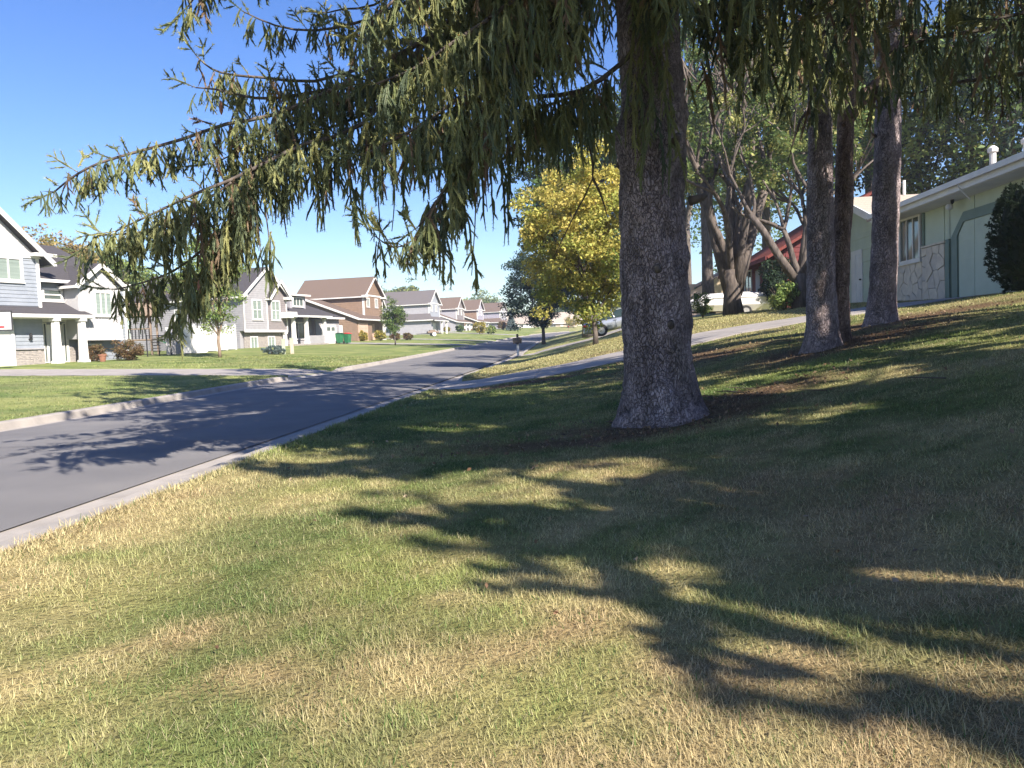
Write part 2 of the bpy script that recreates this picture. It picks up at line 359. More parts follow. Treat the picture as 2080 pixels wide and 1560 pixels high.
DRIVES_R = [(17.7, 22.9), (52.5, 57.5)]
DRIVES_L = [(27.0, 32.3), (80, 85.5), (106, 111.5), (150, 156)]
def drive_mask(X, Y):
    m = np.zeros_like(np.asarray(X, float))
    for a, b in DRIVES_R: m = np.maximum(m, ((Y > a) & (Y < b) & (X > -3.4) & (X < 11.2)).astype(float))
    for a, b in DRIVES_L: m = np.maximum(m, ((Y > a) & (Y < b) & (X < -9) & (X > -27)).astype(float))
    return m
def grid_obj(name, xs_of_row, ys, hfun, m, colfun=None, parent=None, **kw):
    ys = np.asarray(ys, float); X = np.array([xs_of_row(y) for y in ys]); n = X.shape[1]
    Y = np.repeat(ys[:, None], n, 1); Z = hfun(X, Y)
    v = np.stack([X, Y, Z], -1).reshape(-1, 3)
    i = np.arange(len(ys) - 1)[:, None] * n + np.arange(n - 1)[None]
    f = np.stack([i, i + 1, i + 1 + n, i + n], -1).reshape(-1, 4)
    col = colfun(X, Y).reshape(-1, 3) if colfun else None
    return np_mesh(name, v, f, m, parent, col=col, smooth_=True, **kw)
ysR = np.unique(np.concatenate([np.arange(-60, -2, 4), np.arange(-2, 20, .2), np.arange(20, 34, .35), np.arange(34, 62, .6), np.arange(62, 240, 3), np.arange(240, 460, 10), [520, 600]]))
# edges of the near driveways are cut crisply into the ground sheet
ysR = np.unique(np.concatenate([ysR] + [[a, a + .02, b - .02, b] for a, b in DRIVES_R + DRIVES_L]))
offR = np.concatenate([np.arange(0, 5, .16), np.arange(5, 18, .35), np.arange(18, 60, 2), [80, 120, 200, 380]])
offL = -np.concatenate([np.arange(0, 3, .2), np.arange(3, 20, .5), np.arange(20, 60, 2), [80, 120, 200, 380]])[::-1]
def rowx(y): return np.concatenate([XL(y) + offL, [float(XL(y)) + .06, float(XR(y)) - .06], XR(y) + offR])
def hter(X, Y):
    h = np.where(X > (XL(Y) + XR(Y)) / 2, h_right(X, Y), h_left(X, Y))
    under = (X > XL(Y) + .03) & (X < XR(Y) - .03)
    h = np.where(under, np.minimum(zl(Y), zr(Y)) - .4, h)
    lum = (fbm(X * 1.7, Y * 1.7) - .5) * .04
    return h + np.where(under, 0, lum * (np.abs(X + 6.5) > 3.6)) - .09 * drive_mask(X, Y)
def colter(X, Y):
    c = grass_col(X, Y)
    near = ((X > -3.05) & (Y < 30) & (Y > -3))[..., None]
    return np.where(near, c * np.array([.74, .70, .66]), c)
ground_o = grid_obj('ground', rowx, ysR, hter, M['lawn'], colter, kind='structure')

# ------------------------------------------------------------------ road, kerbs, driveways
ysr = np.unique(np.concatenate([np.arange(-60, 0, 4), np.arange(0, 120, 1.), np.arange(120, 420, 4)]))
def roadx(y): return np.linspace(float(XL(y)) + .5, float(XR(y)) - .75, 13)
def roadz(X, Y):
    t = (X - XL(Y)) / (XR(Y) - XL(Y)); return zl(Y) * (1 - t) + zr(Y) * t + .16 * t * (1 - t) - .01
grid_obj('road', roadx, ysr, roadz, M['asphalt'], kind='structure')
tar = MB(); rr = random.Random(5)
def tar_line(pts, w):
    for (a, b), (c, d) in zip(pts[:-1], pts[1:]):
        L_ = math.hypot(c - a, d - b); nx, ny = -(d - b) / L_ * w / 2, (c - a) / L_ * w / 2
        q = [(a + nx, b + ny), (a - nx, b - ny), (c - nx, d - ny), (c + nx, d + ny)]
        tar.poly([(x, y, float(roadz(np.float64(x), np.float64(y))) + .012) for x, y in q])
for y in (9.5, 15.2, 21.8, 29.5, 38, 47, 58):
    x = -9.3; pts = [(x, y)]
    while x < -3.9: x += rr.uniform(.15, .35); pts.append((min(x, -3.88), pts[-1][1] + rr.uniform(-.09, .09)))
    tar_line(pts, .02)
for x0 in (-6.6,):
    y = 4.0; pts = [(x0, y)]
    while y < 64: y += rr.uniform(.4, 1.0); pts.append((x0 + rr.uniform(-.05, .05), y))
    tar_line(pts, .022)
M['tar'] = mat('tar_seal', (.085, .083, .085), (.06, .06, .062), scale=8, rough=.7)
tar.build('road_cracks', M['tar'], None, kind='structure')
def kerb_run(side, y0, y1, step, drives):
    root = struct('kerb')
    y = y0
    while y < y1:
        ys = np.linspace(y + .006, y + step - .006, 5)
        mb = MB(); sec = []
        for yy in ys:
            x = float(XR(yy) if side > 0 else XL(yy)); z = float(zr(yy) if side > 0 else zl(yy))
            k = 1.0
            for a, b in drives: k = min(k, max(float(1 - smooth(a - .9, a - .1, yy) + smooth(b + .1, b + .9, yy)), .16))
            hk = .125 * k
            prof = [(-.78, -.25), (-.78, -.006), (-.32, -.02), (-.26, -.003), (-.20, hk * .75), (-.15, hk), (0, hk + .004), (0, -.25)] if side > 0 else [(-.52, -.25), (-.52, -.008), (-.26, -.02), (-.20, -.005), (-.165, hk * .8), (-.13, hk), (0, hk + .004), (0, -.25)]
            sec.append([(x + side * p[0], yy, z + p[1]) for p in prof])
        n = len(sec[0]); b = 0
        for s in sec: mb.v += s
        for i in range(len(sec) - 1):
            for j in range(n): mb.f.append((i * n + j, i * n + (j + 1) % n, (i + 1) * n + (j + 1) % n, (i + 1) * n + j))
        mb.f.append(tuple(range(n))); mb.f.append(tuple(len(mb.v) - n + i for i in reversed(range(n))))
        mb.build('kerb_section', M['concrete'], root)
        y += step
kerb_run(1, -3, 66, 3, DRIVES_R)
kerb_run(-1, 6, 66, 3, DRIVES_L)
kerb_run(-1, 66, 200, 6, DRIVES_L)
kerb_run(1, 66, 200, 6, [])

def driveway(x0, x1, y0, y1, side, hf, nx, ny, flare=.9):
    root = struct('driveway')
    xs = np.linspace(x0, x1, nx + 1)
    for i in range(nx):
        for j in range(ny):
            a, b = xs[i] + .008, xs[i + 1] - .008
            mb = MB(); gx = np.linspace(a, b, 5); gy0 = y0 + (y1 - y0) * j / ny + .008; gy1 = y0 + (y1 - y0) * (j + 1) / ny - .008
            top = []
            for X in gx:
                fl = flare * max(0, 1 - abs(X - (x0 if side > 0 else x1)) / 1.3) ** 1.5
                ya = gy0 - (fl if j == 0 else 0); yb = gy1 + (fl if j == ny - 1 else 0)
                for Y in np.linspace(ya, yb, 4):
                    top.append((X, Y, float(hf(X, min(max(Y, y0), y1))) + .006))
            mb.v = top + [(x, y, z - .14) for x, y, z in top]; n = len(top)
            for p in range(4):
                for q in range(3):
                    k = p * 4 + q; mb.f += [(k, k + 1, k + 5, k + 4)]
            rim = [q for q in range(3)] + [3 + 4 * p for p in range(4)] + [19 - q for q in range(3)] + [16 - 4 * p for p in range(4)]
            for k in range(len(rim)):
                k2 = (k + 1) % len(rim); mb.f.append((rim[k], rim[k2], rim[k2] + n, rim[k] + n))
            mb.build('slab', M['drive'], root)
    return root
def hdr(X, Y):
    x = np.array([-3.45, -2.3, 1.5, 3.3, 5.8, 9, 11.1]); z = np.array([.03, .09, .68, 1.06, 1.36, 1.74, 1.87])
    return np.interp(X, x, z) * .5 + h_right(X, Y) * .5
driveway(-3.06, 11.0, 17.7, 22.9, 1, lambda X, Y: h_right(X, Y) + .015 - .1 * max(0, 1 - (X + 3.06) / 1.2), 6, 2)
driveway(-3.06, 9.6, 52.5, 57.5, 1, lambda X, Y: h_right(X, Y) + .015 - .1 * max(0, 1 - (X + 3.06) / 1.2), 4, 2)
for a, b in DRIVES_L:
    xe = float(XL((a + b) / 2))
    driveway(xe - 15.4, xe - .02, a, b, -1, lambda X, Y, xe=xe: h_left(X, Y) - .02 - .08 * max(0, 1 - (xe - X) / 1.2), 5, 2)

# ------------------------------------------------------------------ house kit
class House:
    def __init__(s, name, label, A, th, group='houses along the street', mirror=False):
        if mirror: rz = math.radians(-90 + th)       # street on the far side: local x runs towards -Y
        else: rz = math.radians(90 - th)
        s.o = thing(name, label, 'house', A, rz, group)
    # frames: o origin, a along the wall, n outward normal (all local)
    def front(s, y): return (Vector((0, y, 0)), Vector((1, 0, 0)), Vector((0, -1, 0)))
    def side(s, x, sgn=-1): return (Vector((x, 0, 0)), Vector((0, 1, 0)), Vector((sgn, 0, 0)))
    def P(s, fr, a, z, d): o, ax, n = fr; return o + ax * a + Vector((0, 0, z)) + n * d
    def block(s, name, m, x0, x1, y0, y1, z0, ze, zr=None, axis='y', rx=None):
        mb = MB()
        if zr is None: mb.box(x0, x1, y0, y1, z0, ze)
        elif axis == 'y':
            c = (x0 + x1) / 2 if rx is None else rx
            mb.prism([(x0, y0, z0), (x1, y0, z0), (x1, y0, ze), (c, y0, zr), (x0, y0, ze)], (0, y1 - y0, 0))
        else:
            c = (y0 + y1) / 2 if rx is None else rx
            mb.prism([(x0, y0, z0), (x0, y1, z0), (x0, y1, ze), (x0, c, zr), (x0, y0, ze)], (x1 - x0, 0, 0))
        return mb.build(name, m, s.o)
    def siding(s, fr, prof, m, h=.19, name='siding'):
        """lapped boards: prof = [(z, a0, a1), ...] bottom to top"""
        zs = [p[0] for p in prof]; mb = MB(); z = zs[0]
        def lim(zz): return float(np.interp(zz, zs, [p[1] for p in prof])), float(np.interp(zz, zs, [p[2] for p in prof]))
        while z < zs[-1] - .02:
            z2 = min(z + h, zs[-1]); a0, a1 = lim(z); b0, b1 = lim(z2)
            P = lambda a, zz, d: s.P(fr, a, zz, d)
            mb.poly([P(a0, z, .032), P(a1, z, .032), P(b1, z2, .008), P(b0, z2, .008)])
            mb.poly([P(a0, z, .004), P(a1, z, .004), P(a1, z, .032), P(a0, z, .032)])
            z = z2
        o = mb.build(name, m, s.o); o['kind'] = 'stuff'; return o
    def battens(s, fr, prof, m, step=.3, name='board_siding'):
        zs = [p[0] for p in prof]; mb = MB(); P = lambda a, zz, d: s.P(fr, a, zz, d)
        pts = [P(p[1], p[0], .02) for p in prof] + [P(p[2], p[0], .02) for p in reversed(prof)]
        mb.poly(pts)
        a = prof[0][1] + step / 2
        while a < prof[0][2]:
            top = zs[0]
            for zz in np.linspace(zs[0], zs[-1], 40):
                if np.interp(zz, zs, [p[1] for p in prof]) <= a <= np.interp(zz, zs, [p[2] for p in prof]): top = zz
            if top > zs[0] + .05: mb.beam(P(a, zs[0], .03), P(a, top, .03), .04, .025, up=fr[2])
            a += step
        o = mb.build(name, m, s.o); o['kind'] = 'stuff'; return o
    def trim(s, fr, a0, z0, a1, z1, wd, m=None, d=.045, th=.05, name='trim'):
        p, q = s.P(fr, a0, z0, d), s.P(fr, a1, z1, d)
        return MB().beam(p, q, th, wd, up=(q - p).cross(fr[2])).build(name, m or M['white'], s.o)
    def window(s, fr, a0, a1, z0, z1, cols=1, rows=1, fw=.1, pane='glass', m=None, name='window', d0=.03, sill=True):
        m = m or M['white']; mb = MB(); P = lambda a, zz, d: s.P(fr, a, zz, d)
        def bx(A0, A1, Z0, Z1, D0, D1): mb.prism([P(A0, Z0, D0), P(A1, Z0, D0), P(A1, Z1, D0), P(A0, Z1, D0)], fr[2] * (D1 - D0))
        bx(a0, a0 + fw, z0, z1, d0, d0 + .06); bx(a1 - fw, a1, z0, z1, d0, d0 + .06)
        bx(a0 + fw, a1 - fw, z1 - fw, z1, d0, d0 + .06); bx(a0 + fw, a1 - fw, z0, z0 + fw, d0, d0 + .06)
        mw = fw * .55; W = a1 - a0 - 2 * fw; H = z1 - z0 - 2 * fw
        for c in range(1, cols): x = a0 + fw + W * c / cols; bx(x - mw / 2, x + mw / 2, z0 + fw, z1 - fw, d0, d0 + .045)
        for r in range(1, rows):
            z = z0 + fw + H * r / rows
            for c in range(cols):
                l = a0 + fw + W * c / cols + (mw / 2 if c else 0); q = a0 + fw + W * (c + 1) / cols - (mw / 2 if c < cols - 1 else 0)
                bx(l, q, z - mw / 2, z + mw / 2, d0, d0 + .04)
        if sill: bx(a0 - .04, a1 + .04, z0 - .05, z0 - .002, d0, d0 + .09)
        o = mb.build(name, m, s.o)
        for c in range(cols):
            for r in range(rows):
                l, q = a0 + fw + W * c / cols, a0 + fw + W * (c + 1) / cols; b, t = z0 + fw + H * r / rows, z0 + fw + H * (r + 1) / rows
                pb = MB().prism([P(l, b, d0 + .003), P(q, b, d0 + .003), P(q, t, d0 + .003), P(l, t, d0 + .003)], fr[2] * .012)
                pb.build('pane', M[pane], o)
        return o
    def roof(s, pts, m, th=.14, name='roof_slope'):
        mb = MB(); n = (Vector(pts[1]) - Vector(pts[0])).cross(Vector(pts[2]) - Vector(pts[0])).normalized()
        if n.z < 0: n = -n
        mb.prism(pts, -n * th); return mb.build(name, m, s.o)
    def fascia(s, p, q, wd=.05, ht=.2, m=None, name='fascia'):
        return MB().beam(p, q, wd, ht).build(name, m or M['white'], s.o)
    def gable_roof_y(s, x0, x1, y0, y1, ze, zr, m, over=.35, fo=.4, rx=None, sides='lr'):
        """ridge along local y; gable faces the street"""
        c = (x0 + x1) / 2 if rx is None else rx
        for sg, xe in ((-1, x0), (1, x1)):
            sl_ = (zr - ze) / abs(c - xe); xo = xe + sg * over; zo = ze - sl_ * over
            s.roof([(xo, y0 - fo, zo + .12), (c, y0 - fo, zr + .12), (c, y1, zr + .12), (xo, y1, zo + .12)], m)
            s.fascia((xo - sg * .0, y0 - fo - .03, zo + .02), (c, y0 - fo - .03, zr + .02), .05, .24, name='rake_board')
            s.fascia((xo + sg * .03, y0 - fo - .05, zo + .03), (xo + sg * .03, y1, zo + .03), .1, .14, name='gutter')
    def door(s, fr, a0, a1, z0, z1, m=None):
        mb = MB(); P = lambda a, zz, d: s.P(fr, a, zz, d)
        mb.prism([P(a0, z0, .02), P(a1, z0, .02), P(a1, z1, .02), P(a0, z1, .02)], fr[2] * .04)
        W = a1 - a0; H = z1 - z0
        for zz0, zz1 in ((.08, .42), (.5, .92)):
            for f0, f1 in ((.14, .46), (.54, .86)):
                q = [P(a0 + W * f0, z0 + H * zz0, .06), P(a0 + W * f1, z0 + H * zz0, .06), P(a0 + W * f1, z0 + H * zz1, .06), P(a0 + W * f0, z0 + H * zz1, .06)]
                mb.prism(q, fr[2] * .012)
        o = mb.build('door', m or M['white'], s.o)
        MB().tube([P(a1 - .1, z0 + 1.0, .06), P(a1 - .1, z0 + 1.0, .13)], .03, 8).build('handle', M['dark'], o)
        return o
    def garage(s, fr, a0, a1, z0, z1, m=None, rows=4, lites=0, fw=.14):
        m = m or M['white']; P = lambda a, zz, d: s.P(fr, a, zz, d)
        o = MB()
        for A0, A1, Z0, Z1 in ((a0 - fw, a0, z0, z1 + fw), (a1, a1 + fw, z0, z1 + fw), (a0, a1, z1, z1 + fw)):
            o.prism([P(A0, Z0, .02), P(A1, Z0, .02), P(A1, Z1, .02), P(A0, Z1, .02)], fr[2] * .07)
        o = o.build('garage_door', m, s.o)
        for r in range(rows):
            b = z0 + (z1 - z0) * r / rows + .006; t = z0 + (z1 - z0) * (r + 1) / rows - .006
            mb = MB().prism([P(a0, b, .012), P(a1, b, .012), P(a1, t, .012), P(a0, t, .012)], fr[2] * .03)
            n = max(2, int((a1 - a0) / .75))
            for k in range(n):
                l = a0 + (a1 - a0) * (k + .1) / n; q = a0 + (a1 - a0) * (k + .9) / n
                mb.prism([P(l, b + .08, .042), P(q, b + .08, .042), P(q, t - .08, .042), P(l, t - .08, .042)], fr[2] * .01)
            mb.build('door_panel', m, o)
            if lites and r == rows - 1:
                for k in range(lites):
                    l = a0 + (a1 - a0) * (k + .12) / lites; q = a0 + (a1 - a0) * (k + .88) / lites
                    MB().prism([P(l, b + .06, .055), P(q, b + .06, .055), P(q, t - .1, .055), P(l, t - .1, .055)], fr[2] * .006).build('pane', M['glass'], o)
        return o
    def ledge(s, fr, a0, a1, z0, z1, d=.05, name='stone_veneer'):
        """thin ledgestone courses, joined into one part"""
        mb = MB(); P = lambda a, zz, dd: s.P(fr, a, zz, dd); z = z0
        while z < z1 - .01:
            z2 = min(z + rnd.uniform(.07, .12), z1); a = a0
            while a < a1 - .01:
                b = min(a + rnd.uniform(.18, .5), a1); dd = d + rnd.uniform(0, .035)
                mb.prism([P(a + .005, z + .005, .005), P(b - .005, z + .005, .005), P(b - .005, z2 - .005, .005), P(a + .005, z2 - .005, .005)], fr[2] * dd); a = b
            z = z2
        o = mb.build(name, M['ledge'], s.o); o['kind'] = 'stuff'; return o
    def column(s, x, y, z0, z1, w0=.17, w1=.13, m=None):
        mb = MB(); m = m or M['white']
        mb.box(x - w0 - .05, x + w0 + .05, y - w0 - .05, y + w0 + .05, z0, z0 + .18)
        a = [(x - w0, y - w0, z0 + .18), (x + w0, y - w0, z0 + .18), (x + w0, y + w0, z0 + .18), (x - w0, y + w0, z0 + .18)]
        b = [(x - w1, y - w1, z1 - .15), (x + w1, y - w1, z1 - .15), (x + w1, y + w1, z1 - .15), (x - w1, y + w1, z1 - .15)]
        k = len(mb.v); mb.v += a + b
        for i in range(4): j = (i + 1) % 4; mb.f.append((k + i, k + j, k + 4 + j, k + 4 + i))
        mb.box(x - w1 - .06, x + w1 + .06, y - w1 - .06, y + w1 + .06, z1 - .15, z1)
        return mb.build('column', m, s.o)

# ---- house 1: blue-grey split-entry with the porch, far left
h = House('split_entry_house', 'blue-grey house with white porch columns and pale gable at the left edge of the photo', (-25, 40, .95), 18)
F0, F9, F16, F5, F12 = h.front(0), h.front(.9), h.front(1.6), h.front(.5), h.front(1.2)
h.block('wall', M['bluegrey'], -9.2, -2.44, .9, 9.5, -.4, 5.5, 8.6, rx=-5.8)
h.block('wall', M['bluegrey'], -2.44, 2.97, 1.6, 9.5, -.4, 4.4)
h.siding(F9, [(3.0, -9.2, -2.52), (5.42, -9.2, -2.52)], M['bluegrey'])
h.battens(F9, [(5.6, -9.0, -2.6), (8.4, -5.95, -5.65)], M['batten'])
h.trim(F9, -9.4, 5.5, -2.0, 5.5, .2, name='frieze_board')
h.trim(F9, -2.5, 2.9, -2.5, 5.4, .16, name='corner_board')
h.gable_roof_y(-9.2, -2.44, .9, 9.5, 5.62, 8.6, M['roof_dark'], over=.6, fo=.45, rx=-5.8)
box('eave_return', M['white'], h.o, -2.9, -1.7, .42, .9, 5.5, 5.66)
h.window(F9, -5.4, -3.3, 4.15, 5.42, cols=3, pane='blind', fw=.14)
# porch skirt roof
h.roof([(-9.6, 0, 2.55), (-.12, 0, 2.55), (-.55, 1.62, 3.3), (-9.6, 1.62, 3.3)], M['roof_dark'], th=.08, name='porch_roof')
h.fascia((-9.6, -.04, 2.46), (-.14, -.04, 2.46), .12, .17, name='gutter')
box('soffit', M['white'], h.o, -9.6, -.2, .02, 1.6, 2.34, 2.38)
h.garage(F9, -8.7, -4.15, -.3, 1.9, rows=4)
h.siding(F9, [(.85, -3.9, -2.44), (2.34, -3.9, -2.44)], M['bluegrey'])
h.ledge(F9, -3.98, -2.46, -.35, .8)
h.trim(F9, -4.0, .84, -2.42, .84, .07, m=M['grey'], d=.09, th=.12, name='stone_cap')
lam = MB().box(-3.26, -3.12, .72, .86, 1.3, 1.36); lam.lathe([(.03, 0), (.07, .05), (.075, .2), (.02, .27)], (-3.19, .76, 1.36), 8)
lam = lam.build('wall_lantern', M['dark'], h.o); MB().lathe([(.05, 0), (.062, .16)], (-3.19, .76, 1.41), 8).build('lantern_glass', M['acrylic'], lam)
# entry
h.siding(F16, [(1.0, -2.44, -2.0), (2.34, -2.44, -2.0)], M['bluegrey'])
h.siding(F16, [(.95, -.5, .6), (2.34, -.5, .6)], M['bluegrey']); h.ledge(F16, -.5, .6, -.1, .9)
dr = h.door(F16, -1.72, -.84, .06, 2.1)
for a in (-2.0, -.56):
    h.trim(F16, a, .06, a, 2.35, .12, name='door_casing')
h.trim(F16, -2.06, 2.3, -.5, 2.3, .14, name='door_casing', d=.1)
h.window(F16, -1.95, -1.74, .1, 2.2, fw=.05, name='sidelight', sill=False); h.window(F16, -.82, -.6, .1, 2.2, fw=.05, name='sidelight', sill=False)
box('porch_slab', M['white'], h.o, -3.4, -.45, -.12, 1.58, -.28, -.01)
h.column(-2.33, .1, 0, 2.36); h.column(-.82, .1, 0, 2.36)
# middle wall and roof
h.siding(F16, [(3.1, -2.44, .45), (4.3, -2.44, .45)], M['bluegrey'])
h.trim(F16, .5, 2.9, .5, 4.3, .14, name='corner_board')
h.window(F16, -1.86, -.66, 3.33, 4.02, cols=1, rows=2, fw=.12)
h.roof([(-2.6, 1.15, 4.45), (3.35, 1.15, 4.45), (2.2, 5.6, 6.9), (-4.0, 5.6, 6.9)], M['roof_dark'], name='roof_slope')
h.fascia((-2.44, 1.12, 4.36), (1.5, 1.12, 4.36), .1, .16, name='gutter'); h.fascia((2.2, 1.1, 4.36), (3.35, 1.1, 4.36), .1, .16, name='gutter')
h.roof([(3.35, 1.15, 4.45), (3.35, 10, 4.45), (2.2, 5.6, 6.9)], M['roof_dark'])
h.roof([(-2.6, 10, 4.45), (3.35, 10, 4.45), (2.2, 5.6, 6.9), (-4, 5.6, 6.9)], M['roof_dark'])
# bay
h.block('bay', M['batten'], -.6, 2.02, .5, 3.6, 1.3, 4.2, 5.25, rx=.75)
h.battens(F5, [(1.3, -.55, 1.95), (4.2, -.55, 1.95), (5.1, .7, .85)], M['batten'], step=.2)
h.gable_roof_y(-.6, 2.02, .5, 3.6, 4.25, 5.3, M['roof_dark'], over=.3, fo=.3, rx=.75)
h.trim(F5, 1.97, 1.3, 1.97, 4.2, .12, name='corner_board'); h.trim(F5, -.6, 1.27, 2.04, 1.27, .1, name='skirt_board')
h.window(F5, .3, 1.5, 2.52, 3.9, cols=3, pane='blind', fw=.12)
h.siding(F12, [(1.0, 2.05, 2.9), (4.2, 2.05, 2.9)], M['bluegrey']); h.trim(F12, 2.93, .6, 2.93, 4.2, .12, name='corner_board')
h.block('wall', M['bluegrey'], .6, 2.97, 1.2, 1.62, -.4, 4.4)
h.siding(F12, [(.0, .5, 2.9), (1.25, .5, 2.9)], M['bluegrey']); h.ledge(F12, .5, 2.9, -.4, .0)
h.window(F12, .2, 1.15, .1, 1.05, cols=2, fw=.09, pane='blind')

# ---- house 2: grey house with twin gables and porch
h = House('twin_gable_house', 'grey two-storey house with twin gables and a porch behind the young lime-green tree', (-27.8, 65, 1.3), 17)
Fm, Fl, Fp, Fg = h.front(0), h.front(.45), h.front(1.4), h.front(1.0)
h.block('wall', M['grey'], .5, 6.5, .06, 13, 1.75, 4.9, 7.3, rx=3.6)
h.block('lower_wall', M['grey'], .5, 6.4, .5, 13, -.4, 1.75)
h.siding(Fm, [(1.85, .6, 3.6), (4.9, .6, 3.6), (7.1, 3.45, 3.6)], M['grey'])
h.siding(Fm, [(1.85, 3.72, 6.4), (4.85, 3.72, 6.4), (6.2, 5.0, 5.2)], M['taupe'])
h.trim(Fm, 3.66, 1.85, 3.66, 5.2, .12, name='corner_board'); h.trim(Fm, .5, 1.75, 6.5, 1.75, .2, name='band_board')
h.trim(Fm, .56, 1.85, .56, 4.9, .12, name='corner_board'); h.trim(Fm, 6.44, 1.85, 6.44, 4.8, .12, name='corner_board')
h.gable_roof_y(.5, 6.5, 0, 13, 4.95, 7.4, M['roof_dark'], over=.4, fo=.35, rx=3.6)
h.gable_roof_y(3.9, 6.5, -.1, 2.5, 4.9, 6.3, M['roof_dark'], over=.3, fo=.42)
box('eave_return', M['white'], h.o, .0, .75, -.4, 0, 4.72, 4.9); box('eave_return', M['white'], h.o, 6.1, 7.0, -.5, 0, 4.65, 4.9)
h.window(Fm, 1.62, 2.98, 2.74, 4.55, cols=2, rows=2, fw=.12, pane='blind'); h.window(Fm, 4.2, 5.5, 2.7, 4.55, cols=2, rows=2, fw=.12, pane='blind')
h.ledge(Fl, .9, 6.3, -.3, 1.6); h.window(Fl, 1.6, 2.6, -.1, 1.3, cols=2, fw=.1, d0=.1, pane='blind'); h.window(Fl, 4.0, 5.0, -.1, 1.3, cols=2, fw=.1, d0=.1, pane='blind')
h.column(6.2, .1, -.3, 1.64)
sd = h.side(.5)
h.siding(sd, [(-.3, .5, 13), (1.7, .5, 13)], M['grey']); h.siding(sd, [(1.8, .08, 13), (4.7, .08, 13)], M['grey'])
h.window(sd, 6.6, 7.6, 2.7, 4.0, cols=2, fw=.1); 
h.block('porch_wall', M['grey'], 6.5, 12.6, 1.5, 9, -.4, 3.1); h.block('garage_wall', M['grey'], 12.4, 16.6, 1.04, 9, -.4, 3.05)
h.siding(Fp, [(.5, 6.5, 12.3), (3.0, 6.5, 12.3)], M['grey']); h.siding(Fg, [(0, 12.4, 16.6), (3.0, 12.4, 16.6)], M['grey'])
box('porch_floor', M['concrete'], h.o, 6.5, 12.3, -.55, 1.5, -.4, .52)
h.ledge(h.front(-.56), 6.5, 12.2, -.35, .5); box('porch_half_wall', M['grey'], h.o, 9.1, 12.2, -.5, -.3, .53, 1.3)
for c in (6.9, 8.9, 11.9): h.column(c, -.4, .52, 3.05)
h.door(Fp, 7.2, 8.1, .55, 2.6, M['dark']); h.window(Fp, 8.9, 11.0, 1.0, 2.7, cols=2, fw=.1)
h.garage(Fg, 13.4, 15.8, .1, 2.3, lites=3)
h.roof([(6.3, -.9, 3.2), (12.4, -.9, 3.2), (11.2, 4.5, 5.5), (6.3, 4.5, 5.5)], M['roof_dark']); h.roof([(12.4, -.9, 3.2), (12.4, .55, 3.2), (17, .55, 3.2), (11.2, 4.5, 5.5)], M['roof_dark'])
h.roof([(17, .55, 3.2), (17, 9, 3.2), (11.2, 4.5, 5.5)], M['roof_dark']); h.roof([(6.3, 9, 3.2), (17, 9, 3.2), (11.2, 4.5, 5.5), (6.3, 4.5, 5.5)], M['roof_dark'])
h.fascia((6.3, -.95, 3.12), (12.5, -.95, 3.12), .1, .17, name='gutter'); h.fascia((12.5, .5, 3.1), (17, .5, 3.1), .1, .17, name='gutter')
box('porch_beam', M['white'], h.o, 5.6, 6.9, -.9, 0, 2.95, 3.5)
h.block('dormer', M['palegrey'], 8.4, 10.9, 1.0, 3.8, 3.9, 5.3); h.roof([(8.1, .6, 5.35), (11.2, .6, 5.35), (11.2, 4.4, 5.75), (8.1, 4.4, 5.75)], M['roof_dark'], name='dormer_roof')
h.fascia((8.1, .56, 5.27), (11.2, .56, 5.27), .08, .16, name='gutter'); h.window(h.front(1.0), 8.75, 10.5, 4.15, 5.1, cols=3, fw=.12)

